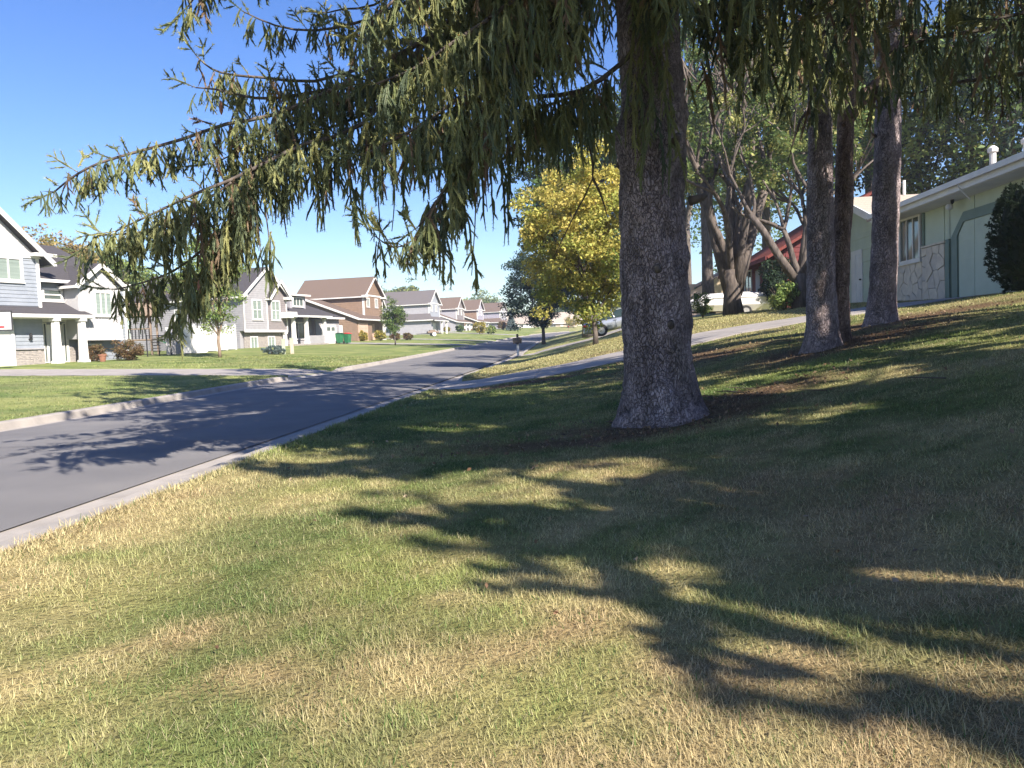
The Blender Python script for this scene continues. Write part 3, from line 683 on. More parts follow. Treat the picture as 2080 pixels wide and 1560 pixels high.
# ---- the row of gable houses further up the street
def row_house(name, label, A, th, side_m, gab_m, roof_m, wing='front', trim=True, doors='peach', lites=True, s=1.0, split=None):
    h = House(name, label, A, th); f, sd = h.front(0), h.side(0)
    h.block('wall', side_m, 0, 6.4, 0, 9.4, -.5, 5.9, 8.3)
    h.siding(sd, [(2.5, .1, 9.3), (5.75, .1, 9.3)], side_m, h=.22)
    h.siding(f, [(2.7, .1, 6.3), (5.9, .1, 6.3), (8.15, 3.15, 3.25)], gab_m, h=.22)
    h.gable_roof_y(0, 6.4, 0, 9.4, 5.95, 8.35, roof_m, over=.4, fo=.45)
    h.trim(f, .0, 5.95, 6.4, 5.95, .2, name='frieze_board'); box('eave_return', M['white'], h.o, -.5, .55, -.5, 0, 5.7, 5.9); box('eave_return', M['white'], h.o, 5.8, 6.9, -.5, 0, 5.7, 5.9)
    h.trim(f, .08, 2.7, .08, 5.8, .16, name='corner_board'); h.trim(sd, .06, 2.5, .06, 5.75, .14, name='corner_board'); h.trim(f, 6.32, 2.7, 6.32, 5.8, .16, name='corner_board')
    h.window(f, .9, 1.9, 4.45, 5.65, cols=2, fw=.12); h.window(f, 3.7, 4.7, 4.45, 5.65, cols=2, fw=.12)
    for k in range(5):
        box('roof_vent', M['dark'], h.o, 2.5, 2.85, 1.4 + k * 1.5, 1.8 + k * 1.5, 7.75, 7.95)
    # small side gable set back to the right
    h.block('rear_bay', side_m, 6.4, 9.0, 1.0, 7, -.5, 4.9, 6.3); h.gable_roof_y(6.5, 9.0, 1.0, 7, 4.95, 6.4, roof_m, over=.3, fo=.4)
    h.window(h.front(1.0), 7.1, 8.3, 3.3, 4.6, cols=2, fw=.12)
    if wing == 'front':
        mb = MB().prism([(-4.7, -1, -.5), (-4.7, 6.8, -.5), (-4.7, 6.8, 4.75), (-4.7, 5.4, 5.3), (-4.7, -1, 2.75)], (4.68, 0, 0)); mb.build('garage_wall', side_m, h.o)
        h.siding(h.side(-4.7), [(0, -.95, 6.75), (2.75, -.95, 6.75), (4.75, 3.9, 6.75), (5.25, 5.3, 5.5)], side_m, h=.22)
        h.roof([(-5.05, -1.5, 2.85), (7.2, -1.5, 2.85), (7.2, 5.4, 5.5), (-5.05, 5.4, 5.5)], roof_m, name='garage_roof')
        h.roof([(-5.05, 7.2, 4.8), (.0, 7.2, 4.8), (.0, 5.4, 5.5), (-5.05, 5.4, 5.5)], roof_m, name='garage_roof')
        h.fascia((-5.1, -1.5, 2.74), (-5.1, 5.4, 5.39), .06, .24, name='rake_board'); h.fascia((-5.1, 5.4, 5.39), (-5.1, 7.2, 4.69), .06, .24, name='rake_board')
        h.fascia((-5.05, -1.55, 2.72), (7.2, -1.55, 2.72), .1, .17, name='gutter')
    else:
        h.block('garage_wall', side_m, -1.2, .0, -.6, 6.5, -.5, 2.8)
        h.roof([(-1.7, -1.2, 2.85), (-1.7, 7, 2.85), (1.2, 6, 4.9), (1.2, .6, 4.9)], roof_m, name='garage_roof')
        h.fascia((-1.75, -1.25, 2.76), (-1.75, 7, 2.76), .1, .17, name='gutter')
        h.roof([(-1.7, -1.5, 2.75), (7.2, -1.5, 2.75), (7.2, .0, 3.5), (-.3, .0, 3.5)], roof_m, name='porch_roof'); h.fascia((-1.7, -1.55, 2.66), (7.2, -1.55, 2.66), .1, .17, name='gutter')
    gf = h.front(-1.0 if wing == 'front' else -.02)
    x0 = -4.3 if wing == 'front' else .5
    h.garage(gf, x0, x0 + 2.6, 0, 2.2, m=M[doors]); 
    if wing == 'front': h.garage(h.front(-.02), .3, 2.9, 0, 2.2, m=M[doors])
    for c in (3.6, 6.6): h.column(c, -1.2, -.1, 2.65)
    h.door(h.front(-.02), 4.6, 5.5, .1, 2.15, side_m); box('porch_floor', M['concrete'], h.o, 3.0, 7.0, -1.4, 0, -.45, .02)
    return h
row_house('gable_house', 'brown two-storey house with a peach garage door and green bins at its corner', (-25, 96, 1.9), 8, M['brown'], M['brown'], M['roof_brown'])
row_house('gable_house', 'pale blue-grey house beyond the brown house, partly behind the small dark street tree', (-24.4, 140, 3.0), 8, M['palegrey'], M['paleblue'], M['roof_grey'], wing='side', doors='white')
row_house('gable_house', 'pale grey house with a brown roof just beyond the blue-grey house', (-23.3, 168, 3.2), 7, M['palegrey'], M['taupe'], M['roof_brown'], doors='white')
row_house('gable_house', 'brown-sided house with white corner boards, fifth up the street on the left', (-21.2, 190, 3.7), 7, M['brown'], M['lilac'], M['roof_brown'], doors='white')
row_house('gable_house', 'lilac-grey house with white gable, last two-storey house before the bend', (-17.6, 214, 4.0), 12, M['lilac'], M['palegrey'], M['roof_brown'], wing='side', doors='white')
def ranch(name, label, A, th, Wd, D, eave, ridge, wall_m, roof_m, group='houses along the street', mirror=False, garage=None, axis='x'):
    h = House(name, label, A, th, group, mirror); f = h.front(0)
    h.block('wall', wall_m, 0, Wd, 0, D, -.6, eave, ridge, axis=axis)
    h.siding(f, [(.2, .05, Wd - .05), (eave - .15, .05, Wd - .05)], wall_m, h=.2)
    sl_ = (ridge - eave) / (D / 2)
    h.roof([(-.5, -.6, eave - .6 * sl_ + .1), (Wd + .5, -.6, eave - .6 * sl_ + .1), (Wd + .5, D / 2, ridge + .1), (-.5, D / 2, ridge + .1)], roof_m)
    h.roof([(-.5, D + .6, eave - .6 * sl_ + .1), (Wd + .5, D + .6, eave - .6 * sl_ + .1), (Wd + .5, D / 2, ridge + .1), (-.5, D / 2, ridge + .1)], roof_m)
    h.fascia((-.5, -.65, eave - .6 * sl_), (Wd + .5, -.65, eave - .6 * sl_), .1, .18, name='gutter')
    for x in (-.53, Wd + .53):
        h.fascia((x, -.6, eave - .6 * sl_ - .02), (x, D / 2, ridge - .02), .06, .22, name='rake_board'); h.fascia((x, D + .6, eave - .6 * sl_ - .02), (x, D / 2, ridge - .02), .06, .22, name='rake_board')
    return h
h = ranch('ranch_house', 'single-storey cream ranch house with tan roof facing down the street at the bend', (-21, 246, 4.3), 75, 26, 10, 2.7, 6.0, M['beige'], M['roof_tan'])
f = h.front(0)
h.garage(f, 6.2, 11.2, 0, 2.3); h.window(f, 13, 15, 1.0, 2.3, cols=3); h.window(f, 17, 19, 1.0, 2.3, cols=3); h.door(f, 20.5, 21.5, .1, 2.2)
h.block('garage_wing', M['beige'], 5, 12.4, -3, 0, -.6, 2.6); h.garage(h.front(-3), 6, 11, 0, 2.3)
h.roof([(4.5, -3.6, 2.6), (12.9, -3.6, 2.6), (12.9, 5, 6.02), (4.5, 5, 6.02)], M['roof_tan'])
h = ranch('ranch_house', 'cream house half hidden under the yellow maple, right of the bend', (0, 268, 4.8), 80, 18, 9, 2.7, 5.4, M['beige'], M['roof_tan'])
h.garage(h.front(0), 2, 7, 0, 2.3); h.window(h.front(0), 9, 12, .9, 2.3, cols=3); h.door(h.front(0), 13.5, 14.5, .1, 2.2)

# ---- right-hand houses
h = House('garage_house', 'sage-green single-storey house with flagstone wall and garage at the right', (11.1, 19.3, 1.87), 0, 'houses along the street', mirror=True)
# local x = towards the camera (world -Y), local y = away from the street (+X)
f = h.front(0); g = M['green_wall']; gt = M['green_trim']
X_ = lambda lx: -lx
h.block('wall', g, -8.0, 6.0, 0, 8.0, -.5, 3.0)
h.battens(f, [(-.05, -3.75, 6), (2.95, -3.75, 6)], g, step=2.6); h.battens(f, [(1.7, -8, -3.8), (2.95, -8, -3.8)], g, step=2.6)
h.roof([(-8.0, -.75, 2.98), (6.6, -.75, 2.98), (6.6, 4.2, 4.35), (-8.0, 4.2, 4.35)], M['roof_tan'], th=.12); h.roof([(-8.0, 9, 2.98), (6.6, 9, 2.98), (6.6, 4.2, 4.35), (-8.0, 4.2, 4.35)], M['roof_tan'], th=.12)
h.fascia((-7.4, -.78, 2.86), (6.6, -.78, 2.86), .05, .26, name='fascia'); 
gu = MB().beam((-7.45, -.86, 2.97), (6.6, -.86, 2.97), .13, .09); gu.beam((-7.45, -.9, 2.90), (6.6, -.9, 2.90), .05, .05); gu.build('gutter', M['white'], h.o)
box('soffit', M['white'], h.o, -7.4, 6.5, -.74, -.0, 2.72, 2.75)
mb = MB()
for k in range(4):
    box('garage_panel', M['green_wall'], h.o, -3.25, .9, -.032, .03, .52 * k + .004, .52 * (k + 1) - .004)
tr = MB().box(-3.62, -3.3, -.07, 0, -.02, 1.75); tr.prism([(-3.62, -.07, 1.75), (-3.3, -.07, 1.75), (-2.95, -.07, 2.1), (-2.95, -.07, 2.36)], (0, .07, 0)); tr.box(-2.95, 1.3, -.07, 0, 2.1, 2.36); tr.box(.95, 1.3, -.07, 0, -.02, 2.1)
tr.build('garage_trim', gt, h.o)
box('corner_board', gt, h.o, -3.95, -3.72, -.09, 0, -.02, 1.72)
h.trim(f, -5.35, 1.7, -5.35, 2.9, .1, gt, name='wall_trim')
h.window(f, -6.95, -5.45, 1.3, 2.75, cols=3, fw=.09, d0=.06)
h.window(f, -8.0, -7.3, 1.3, 2.75, cols=1, fw=.09, d0=.02)
lm = MB().lathe([(.02, 0), (.05, .05), (.05, .12)], (-3.05, -.3, 2.6), 8).build('floodlight', M['dark'], h.o); MB().lathe([(.03, 0), (.085, .04), (.095, .12), (.05, .18)], (-3.1, -.36, 2.44), 10).build('bulb', M['white'], lm)
MB().tube([(-1.55, -.84, 3.02), (-1.5, -.9, 2.8), (-1.5, -.75, 2.62), (-1.46, -.62, 2.45)], .018, 6).build('service_cable', M['white'], h.o)
for (x, y, hh) in ((-3.6, 1.07, .6), (-3.2, 1.75, .52), (-3.15, 2.15, .52)):
    zb = 2.98 + (y + .75) * .277
    o = MB().tube([(x, y, zb - .1), (x, y, zb + hh)], .085, 10).build('vent_pipe', M['white'], h.o); MB().lathe([(.13, 0), (.14, .1), (.05, .18)], (x, y, zb + hh - .02), 10).build('vent_cap', M['white'], o)
# flagstones, one by one, on a recessed bed
box('stone_bed', M['mortar'], h.o, -8.0, -3.98, -.045, 0, -.05, 1.64)
box('stone_cap', M['stone'], h.o, -5.4, -3.9, -.13, 0, 1.645, 1.70)
def flagstones(x0, x1, z0, z1, n):
    pts = []
    while len(pts) < n:
        p = (rnd.uniform(x0, x1), rnd.uniform(z0, z1))
        if all((p[0] - q[0]) ** 2 + (p[1] - q[1]) ** 2 > .075 for q in pts) or rnd.random() < .006: pts.append(p)
    for i, p in enumerate(pts):
        poly = [(x0, z0), (x1, z0), (x1, z1), (x0, z1)]
        for j, q in enumerate(pts):
            if i == j: continue
            mx, mz = (p[0] + q[0]) / 2, (p[1] + q[1]) / 2; nx, nz = q[0] - p[0], q[1] - p[1]; ln = math.hypot(nx, nz); nx /= ln; nz /= ln
            mx -= nx * .009; mz -= nz * .009; out = []
            for k in range(len(poly)):
                a, b = poly[k], poly[(k + 1) % len(poly)]
                da = (a[0] - mx) * nx + (a[1] - mz) * nz; db = (b[0] - mx) * nx + (b[1] - mz) * nz
                if da <= 0: out.append(a)
                if da * db < 0: t = da / (da - db); out.append((a[0] + (b[0] - a[0]) * t, a[1] + (b[1] - a[1]) * t))
            poly = out
            if len(poly) < 3: break
        if len(poly) < 3: continue
        dd = rnd.uniform(.03, .055)
        MB().prism([(a, -.046, b) for a, b in poly], (0, -dd, 0)).build('stone', M['stone'] if rnd.random() < .7 else M['stone_b'], h.o)
flagstones(-7.98, -5.42, -.02, 1.26, 26); flagstones(-5.4, -4.0, -.02, 1.63, 16)
# gabled wing behind
h.block('wing_wall', g, -16.2, -8.02, .35, 9, -.5, 2.6, 4.2, axis='y')
h.siding(h.front(.35), [(0, -16.1, -8.1), (2.9, -16.1, -8.1)], g, h=.45); 
for sg, xe in ((1, -7.5), (-1, -16.7)):
    h.roof([(xe, -.2, 2.7), (-12.1, -.2, 4.4), (-12.1, 9, 4.4), (xe, 9, 2.7)], M['roof_tan']); h.fascia((xe, -.24, 2.61), (-12.1, -.24, 4.31), .05, .26, name='rake_board')
h.window(h.front(.35), -10.0, -9.2, 1.2, 2.5, fw=.1); h.door(h.front(.35), -12.3, -11.2, .15, 2.3); box('door_step', M['concrete'], h.o, -12.6, -10.8, -.7, .35, -.5, .1)
MB().tube([(-11.0, 1.8, 4.2), (-11.0, 1.8, 4.75)], .06, 8).build('roof_pipe', M['white'], h.o)

h = House('red_house', 'barn-red house with red roof behind the V-shaped tree', (11.4, 52, 2.55), 0, 'houses along the street', mirror=True)
h.block('wall', M['red_wall'], 0, 11, 0, 9, -.6, 2.75, 5.4, axis='x', rx=4.5)
h.siding(h.front(0), [(.4, .05, 10.95), (2.6, .05, 10.95)], M['red_wall'], h=.25); box('foundation', M['concrete'], h.o, -.02, 11.02, -.05, 0, -.6, .38)
h.roof([(-.6, -1.0, 2.45), (11.6, -1.0, 2.45), (11.6, 4.5, 5.6), (-.6, 4.5, 5.6)], M['roof_red']); h.roof([(-.6, 9.9, 2.5), (11.6, 9.9, 2.5), (11.6, 4.5, 5.6), (-.6, 4.5, 5.6)], M['roof_red'])
h.fascia((-.6, -1.04, 2.36), (11.6, -1.04, 2.36), .06, .2, M['red_wall'], name='gutter')
h.siding(h.side(11, 1), [(.4, .1, 8.9), (2.7, .1, 8.9), (5.3, 4.45, 4.55)], M['red_wall'], h=.25)
h.window(h.front(0), 7.5, 8.3, 1.0, 2.5, fw=.1, pane='blind'); h.window(h.front(0), 2.6, 4.4, 1.0, 2.4, cols=2, fw=.1); h.door(h.front(0), 5.3, 6.25, .1, 2.2, M['palegrey'])
mb = MB().box(3.5, 4.4, 3.9, 4.9, 4.9, 6.3).box(3.4, 4.5, 3.8, 5.0, 6.3, 6.42).build('chimney', M['ledge'], h.o)

h = House('tan_house', 'low tan house with dark blue-grey roof beyond the multi-stem tree', (13.2, 86, 3.2), 0, 'houses along the street', mirror=True)
h.block('wall', M['tan_wall'], 0, 13, 0, 9, -.6, 2.7, 4.9, axis='x', rx=4.5); h.block('side_wing', M['pink_wall'], 8.0, 13.2, -2.2, -.02, -.6, 2.65)
h.roof([(-.6, -1, 2.35), (13.6, -1, 2.35), (13.6, 4.5, 5.05), (-.6, 4.5, 5.05)], M['roof_dark']); h.roof([(-.6, 10, 2.35), (13.6, 10, 2.35), (13.6, 4.5, 5.05), (-.6, 4.5, 5.05)], M['roof_dark'])
h.fascia((-.6, -1.04, 2.26), (13.6, -1.04, 2.26), .08, .2, gt, name='gutter')
for a in (1.2, 3.2): h.window(h.front(0), a, a + .9, 1.1, 2.3, fw=.08, m=M['dark'])
h.window(h.front(0), 5.5, 6.8, .6, 2.3, fw=.08, m=M['dark'])
MB().box(6, 7, 4, 5, 4.6, 6.0).box(5.9, 7.1, 3.9, 5.1, 6.0, 6.12).build('chimney', M['ledge'], h.o)
# ------------------------------------------------------------------ thin morning haze
hz = bpy.data.materials.new('haze'); hz.use_nodes = True; hn = hz.node_tree; hn.nodes.remove(hn.nodes['Principled BSDF'])
pv = hn.nodes.new('ShaderNodeVolumePrincipled'); pv.inputs['Color'].default_value = (.92, .95, 1, 1); pv.inputs['Density'].default_value = .0009; pv.inputs['Anisotropy'].default_value = .35
hn.links.new(pv.outputs[0], hn.nodes['Material Output'].inputs['Volume'])
MB().box(-440, 520, -70, 640, -2.5, 34).build('haze', hz, None, kind='stuff')
# ------------------------------------------------------------------ small things along the street
def at_ground(px, py, Y):
    p = at(px, py, Y); return Vector((p.x, Y, gz(p.x, Y)))
# mailboxes
def mailbox(x, y, label, tall=True, rz=0):
    t = thing('mailbox', label, 'mailbox', (x, y, gz(x, y)), rz, 'mailboxes by the kerb')
    MB().box(-.075, .075, -.075, .075, -.3, .8).build('post', M['white'] if tall else M['wood'], t, bevel=.01)
    mb = MB(); n = 10; pr = [(-.13, .98)] + [(-.13 * math.cos(math.pi * k / n), 1.12 + .13 * math.sin(math.pi * k / n)) for k in range(n + 1)] + [(.13, .98)]
    mb.prism([(-.32, a, z) for a, z in pr], (.6, 0, 0)); mb.build('letter_box', M['black'], t)
    box('bracket', M['black'], t, -.07, .07, -.07, .07, .8, .98)
    box('flag', M['red'] if not tall else M['black'], t, .05, .2, -.17, -.15, 1.05, 1.28)
    if tall:
        MB().box(-.075, .075, -.075, .075, 1.26, 1.5).build('post_cap', M['black'], t); box('newspaper_tube', M['black'], t, -.3, .28, -.28, -.14, .86, .98)
    return t
mailbox(-3.15, 52.0, 'black mailbox with square post cap on a white post beside the near kerb')
mailbox(1.1, 205.0, 'small dark mailbox far up the street near the bend', False)
# wheeled bins
def bin_(x, y, label, body, lid):
    t = thing('wheeled_bin', label, 'bin', (x, y, gz(x, y)), math.radians(70), 'wheeled bins by the garage corner')
    mb = MB(); a = [(-.24, -.27, .06), (.24, -.27, .06), (.24, .24, .06), (-.24, .24, .06)]; b = [(-.3, -.36, 1.0), (.3, -.36, 1.0), (.3, .33, 1.0), (-.3, .33, 1.0)]
    mb.v = a + b; mb.f = [(3, 2, 1, 0), (4, 5, 6, 7)] + [(i, (i + 1) % 4, 4 + (i + 1) % 4, 4 + i) for i in range(4)]
    mb.box(-.18, .18, -.35, -.31, .35, .8); bo = mb.build('body', body, t, bevel=.02)
    MB().prism([(-.32, -.42, 1.005), (-.32, .36, 1.005), (-.32, .36, 1.07), (-.32, .0, 1.14), (-.32, -.42, 1.05)], (.64, 0, 0)).build('lid', lid, t, bevel=.015)
    for s in (-1, 1): MB().tube([(s * .25, .25, .13), (s * .31, .25, .13)], .13, 14).build('wheel', M['tyre'], t)
    MB().tube([(-.24, .4, .98), (.24, .4, .98)], .02, 8).build('handle', body, t)
p = at_ground(690, 700, 80.5); bin_(p.x, 80.5, 'green wheeled bin with a dark green lid, left of the pair', M['binGreen'], M['binDark'])
p = at_ground(706, 700, 80.9); bin_(p.x, 80.9, 'green wheeled bin with a bright red lid beside the brown house', M['binGreen'], M['binRed'])
p = at_ground(692, 675, 88); t = thing('meter_box', 'white utility meter box on the brown garage wall above the bins', 'meter box', (p.x, 88, p.z + 1.0), math.radians(80))
MB().box(-.3, .3, -.12, .12, 0, .9).build('cabinet', M['white'], t, bevel=.02); box('cabinet_door', M['white'], t, -.25, .25, -.15, -.122, .06, .84); MB().tube([(0, 0, -1.3), (0, 0, 0)], .04, 8).build('conduit', M['white'], t)
# utility pedestals beside the juniper
for px, Y, hh, lab in ((577, 50.5, .95, 'pale green utility pedestal right beside the blue juniper'), (594, 51.5, 1.0, 'tan utility pedestal standing right of the pale green one')):
    p = at_ground(px, 725, Y); t = thing('utility_pedestal', lab, 'utility box', p, .3, 'utility boxes on the lawn')
    MB().box(-.12, .12, -.1, .1, -.1, hh).build('cabinet', M['util'] if px < 580 else M['beige'], t, bevel=.02); MB().box(-.14, .14, -.12, .12, hh, hh + .07).build('cap', M['util'], t, bevel=.015)
# white privacy fence along the side of the grey house, chain-link run in front of it
p0 = at_ground(372, 728, 50); p1 = at_ground(480, 720, 61)
t = thing('privacy_fence', 'tall white vinyl privacy fence beside the grey house', 'fence', p0); d = p1 - p0; n = 5
for k in range(n + 1):
    q = d * (k / n); z = gz(p0.x + q.x, p0.y + q.y) - p0.z
    o = MB().box(q.x - .07, q.x + .07, q.y - .07, q.y + .07, z - .2, z + 1.95); o.lathe([(.1, 0), (.01, .1)], (q.x, q.y, z + 1.95), 4); o.build('post', M['vinyl'], t)
    if k < n:
        a = q + d.normalized() * .075; b = d * ((k + 1) / n) - d.normalized() * .075; m_ = 8
        for j in range(m_):
            u0 = a + (b - a) * (j / m_) + (b - a).normalized() * .006; u1 = a + (b - a) * ((j + 1) / m_) - (b - a).normalized() * .006
            MB().beam((u0.x, u0.y, z + .95), (u1.x, u1.y, z + .95), .04, 1.75).build('board', M['vinyl'], t)
        MB().beam((a.x, a.y, z + 1.86), (b.x, b.y, z + 1.86), .07, .09).build('rail', M['vinyl'], t)
q0 = at_ground(300, 726, 47); q1 = at_ground(372, 728, 49.2)
t = thing('privacy_fence', 'white vinyl fence in dappled shade behind the black chain-link posts', 'fence', q0 + Vector((-.6, 3.5, 0))); d = (q1 - q0) * 1.25
for k in range(9):
    a = d * (k / 9); b = d * ((k + 1) / 9) * .997; MB().beam((a.x, a.y, .95), (b.x, b.y, .95), .05, 1.9).build('board', M['vinyl'], t)
t = thing('chain_link_fence', 'low black chain-link fence with thin posts by the reddish shrubs', 'fence', q0); d = q1 - q0
for k in range(4):
    q = d * (k / 3); MB().tube([(q.x, q.y, -.2), (q.x, q.y, 1.35)], .04, 8).build('post', M['dark'], t)
MB().tube([(0, 0, 1.3), tuple(d + Vector((0, 0, 1.3)))], .022, 6).build('top_rail', M['dark'], t)
mb = MB()
for k in range(44):
    s0 = d * (k / 44)
    for sg in (1, -1):
        k2 = k + sg * 5
        if 0 <= k2 <= 44: e = d * (k2 / 44); mb.tube([(s0.x, s0.y, .02), (e.x, e.y, 1.28)], .004, 3, cap=False)
mb.build('wire_mesh', M['dark'], t, kind='stuff')
# wooden play tower
p = at_ground(285, 722, 52); t = thing('play_tower', 'wooden play tower with slatted roof half behind the reddish shrubs', 'play tower', p, .25)
for x in (-1, 1):
    for y in (-.8, .8): MB().box(x - .06, x + .06, y - .06, y + .06, -.2, 2.7).build('post', M['wood'], t)
box('deck', M['wood'], t, -1.1, 1.1, -.9, .9, 1.0, 1.08)
for sg in (-1, 1):
    for k in range(6):
        u0, u1 = k / 6, (k + .9) / 6
        MB().prism([(-1.4, sg * 1.25 * (1 - u0), 2.65 + .95 * u0), (-1.4, sg * 1.25 * (1 - u1), 2.65 + .95 * u1), (-1.4, sg * 1.25 * (1 - u1), 2.69 + .95 * u1), (-1.4, sg * 1.25 * (1 - u0), 2.69 + .95 * u0)], (2.8, 0, 0)).build('roof_slat', M['wood'], t)
for k in range(9): box('rail_slat', M['dark'], t, -.9 + k * .22, -.83 + k * .22, -.86, -.82, 1.09, 1.75)
box('hand_rail', M['wood'], t, -1, 1, -.88, -.8, 1.75, 1.82)
for k in range(5): box('ladder_rung', M['dark'], t, 1.08, 1.6, -.9 - k * .05, -.8 - k * .05, .2 + .2 * k, .25 + .2 * k)
MB().prism([(1.15, .3, 1.0), (1.15, .75, 1.0), (2.9, .75, .1), (2.9, .3, .1)], (0, 0, .05)).build('slide', M['binGreen'], t)
# basketball hoop at the left edge
p = at(-9, 652, 31.5); t = thing('basketball_hoop', 'basketball hoop with clear board and red mark cut by the left photo edge', 'basketball hoop', (p.x, 31.5, gz(p.x - .5, 31.5)), math.radians(25))
zb = p.z - gz(p.x - .5, 31.5)
MB().tube([(-.9, .5, 0), (-.9, .5, zb - .2), (-.3, .12, zb - .1)], .06, 8).build('pole', M['dark'], t)
fr = MB(); W, H = .62, .43
for a in ((-W, -W + .05, -H, H), (W - .05, W, -H, H), (-W + .05, W - .05, H - .05, H), (-W + .05, W - .05, -H, -H + .05)): fr.box(a[0], a[1], 0, .05, zb + a[2], zb + a[3])
fr.build('board_frame', M['dark'], t); box('backboard', M['acrylic'], t, -W + .05, W - .05, .015, .035, zb - H + .05, zb + H - .05)
fm = MB()
for a in ((-.52, -.49, -.36, .36), (.49, .52, -.36, .36), (-.49, .49, .33, .36), (-.49, .49, -.36, -.33)): fm.box(a[0], a[1], .004, .014, zb + a[2], zb + a[3])
fm.build('board_border', M['white'], t)
box('red_mark', M['red'], t, -.2, .3, .003, .013, zb - .3, zb - .22)
rg = MB(); rg.tube([(.23 * math.cos(a), -.28 + .23 * math.sin(a), zb - .3) for a in np.linspace(0, 2 * math.pi, 20)], .012, 6); rg.build('rim', M['red'], t)
# terracotta pot
p = at_ground(209, 738, 39.6); t = thing('plant_pot', 'terracotta plant pot between the two reddish shrubs', 'plant pot', p)
MB().lathe([(.13, 0), (.19, .3), (.22, .31), (.22, .39), (.18, .39), (.17, .34)], (0, 0, 0), 16).build('pot', M['terra'], t); MB().lathe([(.17, .35), (.02, .37)], (0, 0, 0), 16).build('soil', M['soil'], t)

# silver car backed... parked nose-up on the neighbour's drive, tail towards the street
def car():
    x0, y0 = 1.35, 49.4
    g = lambda x: gz(x, y0)
    sl_ = math.atan2(g(5.8) - g(1.5), 4.3)
    t = thing('parked_car', 'silver sedan parked on the sloping driveway behind the maple trunk', 'car', (x0, y0, g(1.55) + .1)); t.rotation_euler = (0, -sl_ * .8, 0)
    Lc, Wd = 4.75, .9
    st = [(0, .42, .86, .70), (.06, .30, .98, .80), (.5, .24, 1.03, .88), (1.2, .22, 1.0, .9), (2.4, .2, .97, .91), (3.3, .2, .94, .9), (4.1, .22, .84, .87), (4.6, .27, .72, .78), (4.75, .36, .62, .66)]
    mb = MB(); n = 14; R = []
    for x, zb_, zt, hw in st:
        ring = []
        for k in range(n):
            a = 2 * math.pi * (k + .5) / n; c, s = math.cos(a), math.sin(a)
            e = .45; ring.append((x, hw * math.copysign(abs(c) ** e, c), (zb_ + zt) / 2 + (zt - zb_) / 2 * math.copysign(abs(s) ** e, s)))
        R.append(len(mb.v)); mb.v += ring
    for i in range(len(st) - 1):
        for k in range(n): mb.f.append((R[i] + k, R[i] + (k + 1) % n, R[i + 1] + (k + 1) % n, R[i + 1] + k))
    mb.f.append(tuple(R[0] + k for k in range(n))); mb.f.append(tuple(R[-1] + k for k in reversed(range(n))))
    b = mb.build('body', M['car'], t, smooth_=True)
    cabs = [(.55, 1.0, .74), (1.15, 1.36, .62), (1.9, 1.45, .6), (2.6, 1.42, .6), (3.55, .96, .74)]
    def cab(name, m, inset, z_lo, zscale, smooth_):
        mb = MB()
        prof = [(x, z) for x, z, _ in cabs]
        lo = [(x, .95) for x, _, _ in cabs]
        k = len(cabs); v = []
        for x, z, hw in cabs: v += [(x, -.80 + inset, .94), (x, -hw + inset, z * zscale), (x, hw - inset, z * zscale), (x, .80 - inset, .94)]
        mb.v = v
        for i in range(k - 1):
            for j in range(3): mb.f.append((i * 4 + j, i * 4 + j + 1, i * 4 + j + 5, i * 4 + j + 4))
        mb.f.append((0, 1, 2, 3)); mb.f.append(tuple(4 * (k - 1) + j for j in (3, 2, 1, 0)))
        return mb.build(name, m, t, smooth_=smooth_)
    cab('window', M['carglass'], 0.0, .94, 1.0, False)
    rf = MB(); rv = []
    for x, z, hw in ((1.12, 1.365, .6), (1.9, 1.465, .58), (2.62, 1.435, .58)): rv += [(x, -hw - .02, z), (x, hw + .02, z)]
    rf.v = rv + [(x, y, z - .035) for x, y, z in rv]
    rf.f = [(0, 1, 3, 2), (2, 3, 5, 4), (6, 8, 9, 7), (8, 10, 11, 9), (0, 2, 8, 6), (2, 4, 10, 8), (1, 7, 9, 3), (3, 9, 11, 5), (0, 6, 7, 1), (4, 5, 11, 10)]
    rf.build('roof_panel', M['car'], t)
    for s in (-1, 1):
        pl = MB()
        for a, c in (((.5, s * .79, .98), (1.14, s * .63, 1.37)), ((2.62, s * .61, 1.43), (3.6, s * .77, .96)), ((1.98, s * .8, .97), (1.9, s * .62, 1.45)), ((1.14, s * .63, 1.375), (2.62, s * .61, 1.435))): pl.beam(a, c, .06, .05)
        pl.build('pillar', M['car'], t)
        MB().box(-.02, .3, s * .5 if s > 0 else -.84, .84 if s > 0 else -.5, .72, .88).build('tail_lamp', M['tail'], t, bevel=.03)
        MB().box(4.35, 4.7, s * .45 if s > 0 else -.8, .8 if s > 0 else -.45, .56, .68).build('headlight', M['white'], t, bevel=.02)
        for x in (1.05, 3.75):
            MB().lathe([(.2, 0), (.345, .0), (.345, .0)], (0, 0, 0), 8) if False else None
            wh = MB().tube([(x, s * .7, .33), (x, s * .915, .33)], .325, 22).build('wheel', M['tyre'], t)
            MB().tube([(x, s * .90, .33), (x, s * .93, .33)], .21, 18).build('rim', M['alu'], wh)
            ar = MB().tube([(x, s * .72, .36), (x, s * .902, .36)], .385, 22).build('wheel_arch', M['black'], t)
        MB().box(1.9, 2.1, s * .9 if s > 0 else -.935, .935 if s > 0 else -.9, .78, .82).build('door_handle', M['alu'], t)
        MB().beam((2.0, s * .912, .3), (2.0, s * .9, .95), .012, .012).build('door_seam', M['black'], t)
    MB().box(-.06, .05, -.72, .72, .36, .58).build('bumper', M['car'], t, bevel=.04); box('number_plate', M['white'], t, -.03, .01, -.18, .18, .66, .78)
car()
